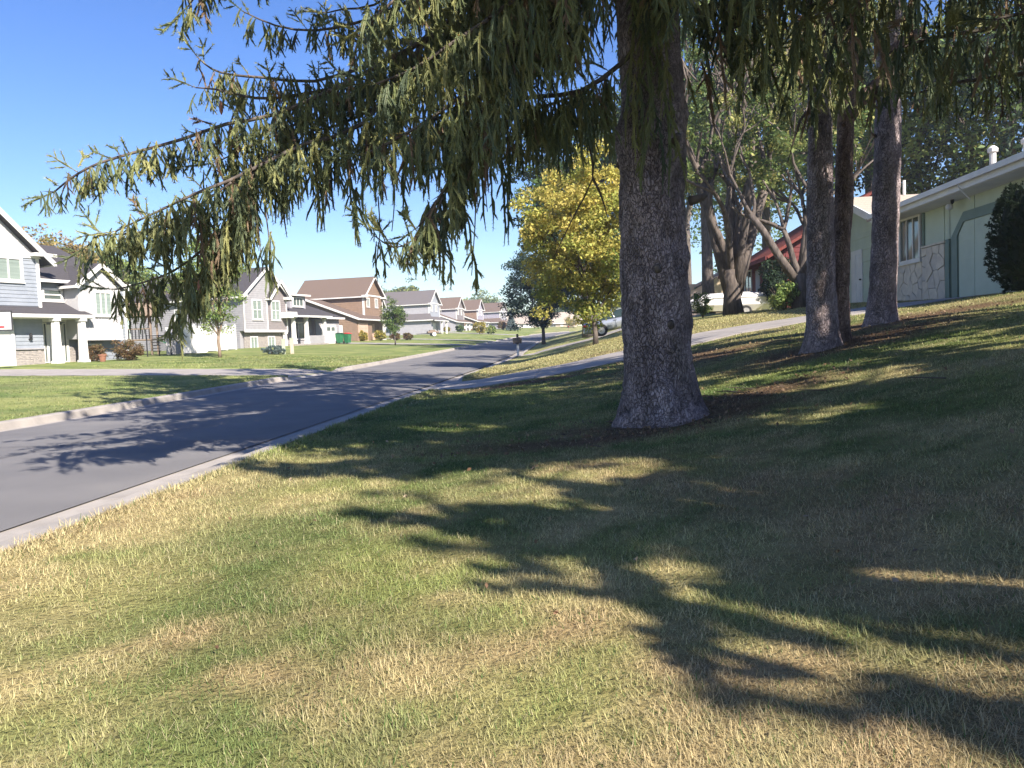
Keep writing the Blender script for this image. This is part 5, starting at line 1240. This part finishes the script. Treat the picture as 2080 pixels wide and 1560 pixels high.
# low limbs reaching over the lawn towards the street side of the camera, above the picture
for ex, ey, ez in ((-3.0, 4.8, 4.0), (-2.3, 4.1, 4.0), (-1.2, 4.2, 4.4), (-.1, 4.5, 4.7), (-3.7, 5.7, 4.6), (-1.8, 3.5, 4.1), (-2.7, 5.6, 4.7), (-.9, 3.4, 4.5), (.6, 3.9, 4.8)):
    W = [(1.06 + (ex - 1.06) * f, 8.1 + (ey - 8.1) * f, 6.3 + (ez - 6.3) * f - .25 * math.sin(f * 3.14)) for f in (.05, .35, .65, .85, 1)]
    limb_mesh('limb', W, .035, .01, M['bark2'], big, SP); dress(F, W, .3, .65, 3.4, .46, 'med', .3, filt=lit_gap)
F.build('crown', M['needle'], big, SP)
for px, py, Y in ((449, 219, 6.85), (405, 583, 6.8)):
    p = at(px, py, Y); o = MB().lathe([(.004, 0), (.017, .03), (.019, .07), (.008, .12)], tuple(p - Vector(SP) - Vector((0, 0, .06))), 8).build('cone', M['terra'], big)

# ------------------------------------------------------------------ the other spruces
def spruce(label, x, y, rows, Y, zt, crown, seed, bark='bark', fl=.5, group='spruces on the front lawn', stubs=()):
    z = gz(x, y); t = thing('spruce_tree', label, 'tree', (x, y, z), 0, group)
    pf = px_prof(rows, Y, z); zt0 = max(p[0] for p in pf); top = [p for p in pf if p[0] == zt0][0]
    if zt > zt0: pf.append((zt, top[1], top[2], .05))
    trunk_mesh('trunk', pf, M[bark], t, (x, y, z), n=56, dz=.05, amp=.012, flare=fl, seed=seed)
    for pts in stubs: limb_mesh('dead_limb', [tuple(at(*p)) for p in pts], .028, .008, M['twig'], t, (x, y, z), 6)
    if crown:
        F = Foliage(); z0, z1, R, n, dn = crown
        auto_crown(F, (top[1], Y, z), z0, z0 + 2.4, lambda u: R * (1 - .15 * u), int(n * .28), 'med', dn * 1.2, t, limb_m=M['bark2'], lmin=.5, lmax=1.0); auto_crown(F, (top[1], Y, z), z0 + 2.4, z1, lambda u: R * .85 * (1 - u) ** .8 + .3, int(n * .8), False, 1.0, t, limb_m=M['bark2'], lmin=.5, lmax=1.0); F.build('crown', M['needle'], t, (x, y, z))
    return t
p2 = at(1680, 705, 11.1); p3 = at(1790, 652, 13.0)
spruce('straight grey spruce trunk fused at its foot with a slender reddish trunk', p2.x, 11.1,
       [(-200, 1644, 1686), (0, 1641, 1687), (300, 1643, 1689), (480, 1641, 1693), (600, 1640, 1697), (660, 1638, 1702), (720, 1636, 1712)], 11.1, 20, (8.9, 19.5, 3.2, 38, .5), 11,
       stubs=[[(1645, 130, 11.1), (1590, 128, 11.0), (1530, 140, 10.9), (1480, 150, 10.9)], [(1648, 40, 11.1), (1610, 30, 11), (1560, 20, 10.9)], [(1645, 225, 11.1), (1625, 245, 11.05), (1600, 330, 11.0)], [(1690, 135, 11.1), (1730, 138, 11.1)]])
tw = spruce('slender reddish forked trunk leaning against the straight grey spruce', p2.x + .28, 11.35,
       [(245, 1702, 1734), (300, 1700, 1732), (400, 1697, 1733), (500, 1692, 1727), (600, 1690, 1724), (660, 1690, 1726), (700, 1688, 1730)], 11.35, 0, None, 12, bark='barkred', fl=.35)
W = [tuple(at(*p)) for p in [(1716, 262, 11.35), (1735, 215, 11.33), (1790, 165, 11.3), (1800, 120, 11.3), (1835, 85, 11.2), (1880, 60, 11.1)]]
limb_mesh('limb', W, .115, .06, M['barklimb'], tw, (p2.x + .28, 11.35, gz(p2.x + .28, 11.35)), 10)
W = [tuple(at(*p)) for p in [(1717, 262, 11.35), (1722, 170, 11.4), (1735, 80, 11.45), (1752, 0, 11.5), (1760, -120, 11.5)]]
limb_mesh('limb', W, .115, .07, M['barklimb'], tw, (p2.x + .28, 11.35, gz(p2.x + .28, 11.35)), 10)
spruce('tall purplish-grey spruce trunk in front of the flagstone wall', p3.x, 13.0,
       [(-200, 1788, 1832), (0, 1786, 1830), (250, 1779, 1829), (400, 1774, 1826), (500, 1771, 1823), (600, 1765, 1819), (640, 1760, 1819), (668, 1757, 1820)], 13.0, 21, (8.2, 20.5, 3.5, 42, .5), 21,
       stubs=[[(1786, 185, 13), (1765, 172, 12.9)], [(1780, 278, 13), (1768, 268, 12.9)]])
# a spruce to the right of the frame whose branches hang into the upper right corner; others behind the camera shade the lawn
def off_spruce(label, x, y, zt, z0, R, n, dn, fine_limbs=(), ex=.75, rmax=None):
    z = gz(x, y); t = thing('spruce_tree', label, 'tree', (x, y, z), 0, 'spruces on the front lawn')
    trunk_mesh('trunk', [(z - .2, x, y, .26), (z + zt, x, y, .04)], M['bark'], t, (x, y, z), n=24, dz=.25, amp=.01)
    F = Foliage(); auto_crown(F, (x, y, z), z0, zt - .3, lambda u: R * (1 - u) ** ex + .25, n, False, dn * 2.2, t, limb_m=M['bark2'], lmin=.5, lmax=1.0, filt=sun_patch, r0=.03, rmax=rmax)
    for pts, l0, l1, dnn, spd in fine_limbs:
        W = [tuple(at(*p)) for p in pts]; limb_mesh('limb', W, .04, .012, M['bark2'], t, (x, y, z)); dress(F, W, l0, l1, dnn, spd, True, .05, dry=.12)
    F.build('crown', M['needle'], t, (x, y, z)); return t
off_spruce('dark spruce just outside the right edge whose branches hang into the upper right corner', 7.8, 9.6, 13, 6.8, 3.2, 30, .6,
    [([(2300, -60, 9.3), (2150, 20, 9.2), (2000, 60, 9.2), (1880, 80, 9.3), (1800, 110, 9.4)], .5, .95, 1.0, .25),
     ([(2300, -160, 9.0), (2100, -80, 8.8), (1950, -40, 8.7), (1820, -20, 8.7), (1700, 10, 8.8)], .4, .8, .9, .3),
     ([(2300, 60, 9.6), (2180, 120, 9.6), (2080, 150, 9.6), (1960, 165, 9.7), (1860, 190, 9.8)], .4, .8, .8, .25),
     ([(2300, -120, 8.2), (2200, -20, 8.0), (2100, 20, 8.0), (2020, 40, 8.0)], .5, .95, 1.0, .25)])
off_spruce('spruce to the right of the camera, outside the picture, shading the lawn', 7.9, 1.2, 11.5, 1.2, 3.5, 50, .85)
off_spruce('spruce right of the camera near the green house drive, outside the picture', 9.4, 4.6, 13, 1.8, 2.8, 40, .7)
off_spruce('broad spruce just behind the camera, outside the picture', 7.1, -.3, 12, 1.8, 4.0, 88, 1.0, ex=.5, rmax=lambda az, z: 3.2 / max(.3, math.cos(az - math.radians(220))))
off_spruce('spruce behind and right of the camera, outside the picture', 9.6, -4.6, 14.5, 2.0, 3.7, 38, .75)

# ------------------------------------------------------------------ broad-leaved trees
def leaf_cloud(pts, n, size, rad, r, cols, squash=.75, dark=0):
    """leaf-sized faces scattered in clumps round the given points"""
    pts = np.asarray(pts, float); idx = r.integers(len(pts), size=n)
    o = r.normal(size=(n, 3)); o /= np.linalg.norm(o, axis=1, keepdims=True); o *= (r.random((n, 1)) ** .45) * np.asarray(rad)[idx][:, None] if hasattr(rad, '__len__') else (r.random((n, 1)) ** .45) * rad
    o[:, 2] *= squash; c = pts[idx] + o
    nm = r.normal(size=(n, 3)) * .8 + np.array([0, 0, .6]); nm /= np.linalg.norm(nm, axis=1, keepdims=True)
    a = np.cross(nm, r.normal(size=(n, 3))); a /= np.linalg.norm(a, axis=1, keepdims=True); b = np.cross(nm, a)
    s = size * r.uniform(.6, 1.3, (n, 1)); w_ = s * r.uniform(.45, .7, (n, 1))
    v = np.stack([c - a * s * .5, c + b * w_ * .5 + a * s * .05 + nm * s * .08, c + a * s * .6, c - b * w_ * .5 + a * s * .05 + nm * s * .08], 1).reshape(-1, 3)
    cols = np.asarray(cols, float); ci = r.integers(len(cols), size=len(pts))[idx]; c2 = r.integers(len(cols), size=n)
    k = (r.random(n) < .35)[:, None]; col = np.where(k, cols[c2], cols[ci]) * r.uniform(.75, 1.25, (n, 1))
    return v, np.repeat(col, 4, 0)
def grow(p, d, L, r0, depth, r, mb, tips, spread=.55, up=.25, n0=5):
    n = 3; pts = [np.array(p)]; d = np.array(d, float)
    for i in range(n):
        d = d + r.normal(size=3) * .13 + np.array([0, 0, up * .15]); d /= np.linalg.norm(d); pts.append(pts[-1] + d * L / n)
    mb.tube([tuple(q) for q in pts], [r0 * (1 - .35 * i / n) for i in range(n + 1)], max(4, n0), cap=False)
    if depth <= 0: tips.append(pts[-1]); return
    if depth <= 2: tips.append(pts[-2])
    k = 2 + (r.random() < .55)
    for j in range(k):
        a = r.random() * 6.28; q = np.array([math.cos(a), math.sin(a), 0]); nd = d * 1.0 + q * spread * r.uniform(.7, 1.4) + np.array([0, 0, up * .3]); nd /= np.linalg.norm(nd)
        grow(pts[-1], nd, L * r.uniform(.62, .85), r0 * .62, depth - 1, r, mb, tips, spread, up, n0 - 1)
def crown_pts(c, R, n, r, low=.0):
    """clump centres filling an uneven ellipsoid shell"""
    o = r.normal(size=(n, 3)); o /= np.linalg.norm(o, axis=1, keepdims=True); rr = r.uniform(.35, 1.0, (n, 1)) ** .6
    return np.asarray(c) + o * rr * np.asarray(R) * r.uniform(.85, 1.12, (n, 1))
def tree(label, base, H, crown_c, crown_R, nleaf, lsize, cols, seed, trunk_r=.15, trunk_h=None, n_cl=70, clr=.55, bark='bark2', group='street and garden trees', name='leafy_tree', stems=None, kind=None, squash=.75, low=None):
    r = np.random.default_rng(seed); base = np.asarray(base, float); t = thing(name, label, 'tree', base, 0, group)
    cc = np.asarray(crown_c, float); mb = MB(); th = trunk_h or (cc[2] - crown_R[2] * .75); tips = []
    st = stems or [((0, 0, 0), (0, 0, 1), th, trunk_r)]
    for p, d, L, rr in st:
        p = np.array(p); d = np.array(d, float); d /= np.linalg.norm(d)
        q = [p, p + d * L * .35 + r.normal(size=3) * .02, p + d * L * .7 + r.normal(size=3) * .03, p + d * L]
        mb.tube([tuple(x) for x in q], [rr * 1.25, rr * 1.0, rr * .92, rr * .85], 12)
        m = 3 if stems else 5
        for j in range(m):
            a = j * 2 * math.pi / m + r.random(); nd = np.array([math.cos(a) * .6, math.sin(a) * .6, 1.0]) + d * .5; nd /= np.linalg.norm(nd)
            grow(q[-1] - d * r.random() * .1 * L, nd, crown_R[2] * .6, rr * .55, 2, r, mb, tips)
    mb.build('trunk', M[bark], t, smooth_=True)
    pts = np.concatenate([crown_pts(cc, crown_R, n_cl, r)] + ([np.array(tips)] if len(tips) and not stems else []))
    if low is None: v, c = leaf_cloud(pts, nleaf, lsize, clr, r, cols, squash)
    else:
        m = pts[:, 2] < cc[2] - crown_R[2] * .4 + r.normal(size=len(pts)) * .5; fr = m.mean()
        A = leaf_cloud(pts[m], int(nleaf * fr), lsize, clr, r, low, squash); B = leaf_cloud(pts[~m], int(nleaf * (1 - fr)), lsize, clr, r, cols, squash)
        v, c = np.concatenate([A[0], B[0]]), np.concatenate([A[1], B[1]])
    f = np.arange(len(v)).reshape(-1, 4)
    np_mesh('crown', v, f, M['leaf'], t, col=c, kind='stuff'); return t
def on(px, py, Y, dz=0): 
    p = at_ground(px, py, Y); return (p.x, p.y, p.z + dz)
def height_to(px, py, Y, base): return at(px, py, Y).z - base[2]
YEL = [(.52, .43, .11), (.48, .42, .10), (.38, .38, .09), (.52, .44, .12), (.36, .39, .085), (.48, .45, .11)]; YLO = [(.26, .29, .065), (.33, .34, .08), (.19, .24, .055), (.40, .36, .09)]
GRN = [(.10, .16, .045), (.13, .20, .055), (.08, .135, .04), (.17, .225, .065)]
DRK = [(.025, .05, .03), (.035, .065, .035), (.03, .055, .04), (.045, .08, .04)]
LIM = [(.22, .31, .085), (.27, .35, .10), (.17, .25, .07), (.31, .34, .11)]
TAN = [(.34, .24, .10), (.28, .22, .08), (.22, .22, .07), (.36, .28, .12)]
MIX = [(.13, .19, .055), (.22, .27, .08), (.33, .32, .11), (.09, .14, .045), (.19, .235, .075)]
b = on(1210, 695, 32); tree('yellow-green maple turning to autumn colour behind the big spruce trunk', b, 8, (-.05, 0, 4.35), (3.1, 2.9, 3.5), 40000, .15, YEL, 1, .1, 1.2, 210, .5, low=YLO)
b = on(447, 731, 45); tree('young lime-green tree with a thin pale trunk in front of the grey house', b, 8, (-.4, 0, 4.7), (1.95, 1.8, 3.2), 15000, .13, LIM, 2, .09, 1.3, 110, .45, bark='wood')
b = on(803, 702, 76); tree('small dark-green street tree on the lawn before the blue-grey house', b, 4.6, (0, 0, 2.75), (1.25, 1.2, 1.85), 5000, .16, GRN, 3, .07, 1.0, 50, .4)
b = on(1195, 690, 62); tree('tall dark-green tree rising behind the yellow maple', b, 19, (.4, 0, 11.5), (6.2, 5.5, 7.6), 22000, .34, DRK + GRN[:1], 4, .4, 4, 150, 1.0)
b = on(1104, 685, 84); tree('dark bluish tree peeking out left of the yellow maple', b, 9, (-1.3, 0, 5.9), (3.0, 3.0, 4.5), 18000, .24, DRK, 5, .2, 1.6, 120, .9, squash=.6)
b = on(1190, 680, 120); tree('dark shade tree over the far end of the street', b, 9, (0, 0, 6), (7, 6, 4.6), 9000, .45, DRK + GRN[:2], 6, .4, 2.5, 70, 1.0)
# trees behind the left-hand houses
for i, (px, py, Y, top, wd, cols, lab, ls) in enumerate([
    (75, 620, 62, 458, 2.6, TAN, 'tan autumn tree behind the left roof, nearer the photo edge', .28), (150, 620, 66, 476, 2.4, TAN, 'tan-green autumn tree behind the blue-grey house roof', .28),
    (225, 640, 72, 490, 2.8, LIM, 'olive tree between the blue-grey and grey houses, taller one', .3), (290, 640, 78, 535, 2.6, LIM, 'olive tree just left of the grey house roof', .3),
    (780, 640, 180, 578, 5, MIX, 'pale green treetop above the blue-grey roof, wider one', .6), (826, 640, 185, 573, 4, MIX, 'small rounded treetop above the blue-grey roof', .6),
    (985, 660, 290, 592, 9, MIX, 'pale green tree behind the row, left of the dark bluish tree', .9), (940, 660, 300, 605, 7, MIX, 'distant green treetop above the pale grey house', .9),
    (1030, 660, 300, 615, 9, MIX, 'pale green tree above the cream ranch house roof', .9), (1085, 660, 310, 618, 9, GRN, 'green tree behind the right end of the ranch house', .9), (1150, 662, 320, 600, 10, GRN, 'green tree closing the view at the bend', .9), (1230, 662, 330, 600, 11, MIX, 'mixed green tree at the far right of the bend', .9)]):
    b = on(px, py, Y); H = at(px, top, Y).z - b[2]
    tree(lab, b, H, (0, 0, H - wd * 1.05), (wd, wd, wd * 1.1), 3600, ls, cols, 20 + i, .02 * H, None, 45, wd * .28, group='trees beyond the houses')
# big multi-stem tree and V-shaped tree on the neighbour's lawn
b = on(1492, 636, 36)
tree('large multi-stem tree with spreading grey limbs beside the red house', b, 14, (.3, 1.0, 9.6), (4.6, 4.4, 4.6), 13000, .2, MIX, 40, .3, None, 90, .55,
     stems=[((-.05, 0, 0), (-.03, 0, 1), 2.0, .40), ((-.16, 0, .9), (-.30, .1, 1.4), 6.0, .25), ((-.02, .1, 1.2), (.04, .15, 1), 6.0, .23), ((.08, 0, .9), (.36, .15, 1.1), 6.0, .23), ((.05, -.1, 1.2), (.16, -.15, 1.2), 5.2, .19)])
b = on(1625, 630, 31)
tree('V-shaped pale-limbed tree between the red house and the spruces', b, 9, (.2, .6, 7.5), (3.0, 2.8, 3.2), 6500, .18, MIX, 41, .25, None, 60, .5,
     stems=[((0, 0, 0), (0, 0, 1), 1.3, .27), ((-.12, 0, 1.1), (-.62, .1, 1.0), 3.2, .15), ((.05, 0, 1.2), (.12, 0, 1), 3.6, .14), ((.14, 0, 1.1), (.5, .1, 1.1), 3.0, .14)])
for i, (px, py, Y, top, wd, cols, lab, nl, ls) in enumerate([
    (1440, 640, 60, -30, 5.5, GRN, 'green tree behind the multi-stem tree, left side', 11000, .34), (1400, 650, 95, 180, 6.5, DRK + GRN, 'dark green tree over the tan house', 8000, .45),
    (1560, 620, 66, 60, 5.5, MIX, 'olive tree above the red roof, left', 10000, .36), (1660, 600, 62, -60, 6, MIX, 'mixed green tree above the red roof, right', 11000, .36),
    (1770, 560, 52, -40, 5.0, DRK + GRN, 'shaded green tree behind the two grey spruce trunks', 11000, .32), (1880, 520, 46, 40, 4.4, GRN + LIM, 'bright green tree behind the sage-green house roof', 11000, .27),
    (1990, 480, 44, -20, 4.6, DRK + MIX, 'darker tree behind the white roof vents', 11000, .27), (2090, 460, 40, -80, 4.5, DRK + GRN, 'dark tree at the right edge behind the roof', 10000, .27), (1500, 640, 110, 200, 9, GRN, 'far green tree between the red and tan houses', 7000, .55), (1310, 660, 80, 150, 5.5, GRN, 'green tree hidden behind the big spruce trunk', 8000, .4)]):
    b = on(px, py, Y); H = at(px, top, Y).z - b[2]
    hh = min(H * .42, wd * 1.4); tree(lab, b, H, (0, 0, H - hh), (wd, wd, hh), nl, ls, cols, 60 + i, .017 * H, H - hh * 1.7, 100, wd * .22, group='trees behind the right-hand houses')
# ------------------------------------------------------------------ shrubs
def shrub(label, base, R, nleaf, ls, cols, seed, group='shrubs by the houses', name='shrub', squash=.8, clr=None):
    r = np.random.default_rng(seed); t = thing(name, label, 'shrub', base, 0, group); mb = MB(); tips = []
    for k in range(9):
        a = k * .7; e = np.array([math.cos(a) * R[0] * .7, math.sin(a) * R[1] * .7, R[2] * r.uniform(.9, 1.6)]); mb.tube([(0, 0, -.05), tuple(e * .5 + np.array([0, 0, .1])), tuple(e)], [.02, .014, .006], 5, cap=False)
    mb.build('stems', M['twig'], t, kind='stuff')
    pts = crown_pts((0, 0, R[2] * .95), (R[0] * .85, R[1] * .85, R[2] * .85), 46, r); v, c = leaf_cloud(pts, nleaf, ls, clr or min(R) * .38, r, cols, squash)
    v[:, 2] = np.maximum(v[:, 2], .02); np_mesh('foliage', v, np.arange(len(v)).reshape(-1, 4), M['leaf'], t, col=c, kind='stuff'); return t
RUS = [(.20, .12, .06), (.16, .11, .05), (.24, .15, .08), (.14, .13, .05)]; YS = [(.40, .31, .05), (.34, .29, .06), (.25, .25, .06)]; BLU = [(.16, .22, .21), (.20, .26, .25), (.12, .17, .17)]
shrub('rounded reddish-brown shrub right of the terracotta pot', on(262, 738, 41), (.95, .9, .65), 3600, .1, RUS, 1)
shrub('smaller reddish shrub left of the terracotta pot by the porch', on(198, 740, 39.9), (.55, .5, .5), 2000, .09, RUS, 2)
shrub('low spreading blue-grey juniper by the utility pedestals', on(556, 726, 50), (.95, .8, .32), 3000, .09, BLU, 3, name='juniper')
for i, (px, Y, R, cols, lab) in enumerate([(737, 92, .85, YS, 'yellow shrub at the brown house, left of two'), (773, 95, .9, YS, 'yellow shrub by the brown house porch, right of two'), (803, 99, .7, RUS, 'olive-brown shrub behind the small street tree'), (828, 100, .7, RUS, 'dull green shrub right of the small street tree'),
    (975, 150, 1.7, YS, 'wide yellow-green shrub near the kerb up the street'), (998, 152, 1.2, LIM, 'rounded olive shrub beside the wide yellow one'), (1022, 188, 1.5, RUS, 'brownish shrub before the lilac house'), (1110, 232, 2.2, YS, 'golden shrub in front of the cream ranch house'), (1165, 240, 3.0, YS, 'yellowish shrub below the maple at the bend'), (935, 160, 1.0, GRN, 'dark green shrub by the pale grey porch'), (908, 158, .8, YS, 'small tan shrub left of the pale grey porch')]):
    shrub(lab, on(px, 690, Y), (R, R, R * .75), 1300, .1 + .0012 * Y, cols, 10 + i)
shrub('bright yellow-green shrub at the foot of the V-shaped tree', on(1592, 628, 31), (.75, .7, .6), 2200, .12, LIM, 30)
shrub('small sparse bush in front of the white trailer', on(1428, 650, 38), (.5, .5, .75), 900, .12, GRN, 31)
shrub('tall dark hedge-like evergreen against the red house wall', on(1578, 628, 40.5), (1.0, .9, 1.5), 5000, .14, DRK, 32, name='evergreen_shrub')
# blue spruce sapling up the street
def conifer(label, base, H, R, n, ls, cols, seed, name='conifer', group='street and garden trees'):
    r = np.random.default_rng(seed); t = thing(name, label, 'tree', base, 0, group); MB().tube([(0, 0, -.1), (0, 0, H * .95)], [.03 * H, .01], 7).build('trunk', M['bark2'], t)
    u = r.random(n) ** 1.4; a = r.random(n) * 6.28; rad = R * (1 - u) * r.uniform(.25, 1.0, n) ** .5; rad *= 1 + .25 * np.sin(u * 60)
    pts = np.stack([np.cos(a) * rad, np.sin(a) * rad, .08 * H + u * H * .92 - rad * .15], 1); v, c = leaf_cloud(pts, n * 3, ls, ls * .7, r, cols, .5)
    np_mesh('crown', v, np.arange(len(v)).reshape(-1, 4), M['leaf'], t, col=c, kind='stuff'); return t
conifer('small blue spruce on the far lawn before the lilac house', on(1040, 680, 185), 4.6, 1.6, 900, .3, BLU, 50)
# clipped yew at the right edge
b = on(2086, 602, 16.2); t = thing('yew_bush', 'dense dark-green clipped yew in front of the garage at the right edge', 'shrub', b)
r = np.random.default_rng(9); F = Foliage()
prof = lambda z: .58 * (np.clip(z / .35, 0.55, 1)) * np.sqrt(np.clip(1 - ((z - .75) / 1.35) ** 2, 0.02, 1)) + .05
mb = MB().lathe([(float(prof(z)) * .8, z) for z in np.linspace(0.02, 2.0, 14)], (0, 0, 0), 16).build('core', M['yew'], t, kind='stuff')
for k in range(1200):
    z = r.uniform(.02, 2.05); a = r.random() * 6.28; rr = float(prof(z)) * r.uniform(.78, 1.02); d = np.array([math.cos(a), math.sin(a), .5 + (z - .8) * .8]) + r.normal(size=3) * .25
    F.put(SPM[0], np.array(b) + np.array([math.cos(a) * rr, math.sin(a) * rr, z]), rot_to(d), r.uniform(.45, .85), np.array([.028, .05, .026]) * r.uniform(.7, 1.4))
F.build('foliage', M['needle'], t, b)

# ------------------------------------------------------------------ grass blades
def blades(n, r, pick, hgt, wid, name, parent=None):
    X, Y, S = pick(n, r); n = len(X); Z = hter(X, Y) - .004
    col = grass_col(X, Y) * r.uniform(.75, 1.55, (n, 1))
    k = r.random((n, 1)); col = np.where(k < .09, np.array([.46, .41, .24]) * r.uniform(.7, 1.2, (n, 1)), col); col = np.where(k > .93, np.array([.085, .16, .04]) * r.uniform(.7, 1.3, (n, 1)), col)
    so = soilness(X, Y); keep = (r.random(n) > so * .72) & (drive_mask(X, Y - .22) < .5) & (drive_mask(X, Y + .22) < .5)
    X, Y, Z, S, col = X[keep], Y[keep], Z[keep], S[keep], col[keep]; n = len(X)
    tuft = .55 + .9 * fbm(X * 3.1, Y * 3.1, o=2)
    L = hgt * r.uniform(.5, 1.35, n) * tuft * (1 + .015 * S); W = wid * (.8 + .22 * S) * r.uniform(.7, 1.2, n)
    a = r.random(n) * 6.28; lean = r.uniform(.5, 2.2, n); dx, dy = np.cos(a), np.sin(a)
    p0 = np.stack([X, Y, Z], 1); out = np.stack([dx, dy, 0 * dx], 1); sd = np.stack([-dy, dx, 0 * dx], 1)
    tip = p0 + out * (L * .7 * lean)[:, None] + np.array([0, 0, 1]) * (L * np.clip(1.05 - .42 * lean, .14, 1))[:, None]
    w2 = (W / 2)[:, None]
    v = np.stack([p0 - sd * w2, p0 + sd * w2, tip], 1).reshape(-1, 3)
    f = np.arange(n * 3).reshape(-1, 3); c = np.repeat(col, 3, 0)
    return np_mesh(name, v, f, M['blade'], parent, col=c, kind='stuff')
def pick_near(n, r):
    d = 1.35 + (r.random(n) ** 1.35) * 11.5; ang = np.radians(r.uniform(-46, 42, n)); X = d * np.sin(ang - .07); Y = d * np.cos(ang - .07)
    k = (X > XRN + .02) & (Y < 17.6); return X[k], Y[k], d[k]
blades(580000, np.random.default_rng(5), pick_near, .036, .0025, 'grass')
def pick_mid(n, r):
    Y = r.uniform(9, 34, n); X = r.uniform(XRN + .03, 12, n); k = (X < .75 * Y) & (np.abs(X) < 10.8); return X[k], Y[k], Y[k]
blades(120000, np.random.default_rng(6), pick_mid, .045, .0036, 'grass')
def pick_left(n, r):
    Y = r.uniform(12, 48, n); u = r.random(n) ** 2 * 12; X = XL(Y) - .02 - u; return X, Y, Y
blades(70000, np.random.default_rng(8), pick_left, .045, .003, 'grass')
def pick_kerb(n, r):
    Y = r.uniform(1, 30, n); X = XRN + np.abs(r.normal(size=n)) * .10 - .02; return X, Y, Y
blades(26000, np.random.default_rng(10), pick_kerb, .06, .0042, 'grass')
# fallen leaves and cone litter
r = np.random.default_rng(12); n = 230; d = 2.6 + r.random(n) ** .8 * 13; ang = np.radians(r.uniform(-30, 40, n)); X, Y = d * np.sin(ang), d * np.cos(ang); k = (X > -2.9) & (Y < 17); X, Y = X[k], Y[k]
v, c = leaf_cloud(np.stack([X, Y, hter(X, Y) + .035], 1), len(X), .034, .01, r, [(.26, .15, .09), (.34, .26, .13), (.22, .15, .10), (.42, .34, .24)], .2)
np_mesh('fallen_leaves', v, np.arange(len(v)).reshape(-1, 4), M['leaf'], None, col=c, kind='stuff')

# needle litter, twigs and cone scales under the spruces
r = np.random.default_rng(13); P_ = []
for x, y, rx, ry in SOIL: P_.append(np.stack([x + r.normal(size=260) * rx * .6, y + r.normal(size=260) * ry * .6], 1))
P_ = np.concatenate(P_); P_ = P_[(P_[:, 0] > XRN + .1) & (P_[:, 1] < 17.4)]
v, c = leaf_cloud(np.column_stack([P_, hter(P_[:, 0], P_[:, 1]) + .02]), len(P_), .04, .01, r, [(.26, .17, .10), (.20, .125, .075), (.33, .23, .14), (.14, .10, .07)], .2)
np_mesh('needle_litter', v, np.arange(len(v)).reshape(-1, 4), M['leaf'], None, col=c, kind='stuff')
tw_ = MB()
for k in range(60):
    j = r.integers(len(P_)); x, y = P_[j] + r.normal(size=2) * .5; a = r.random() * 3.14; L_ = r.uniform(.08, .35)
    if x < XRN + .1: continue
    tw_.tube([(x, y, float(hter(x, y)) + .02), (x + math.cos(a) * L_, y + math.sin(a) * L_, float(hter(x, y)) + .035)], [.006, .003], 4)
tw_.build('fallen_twigs', M['twig'], None, kind='stuff')
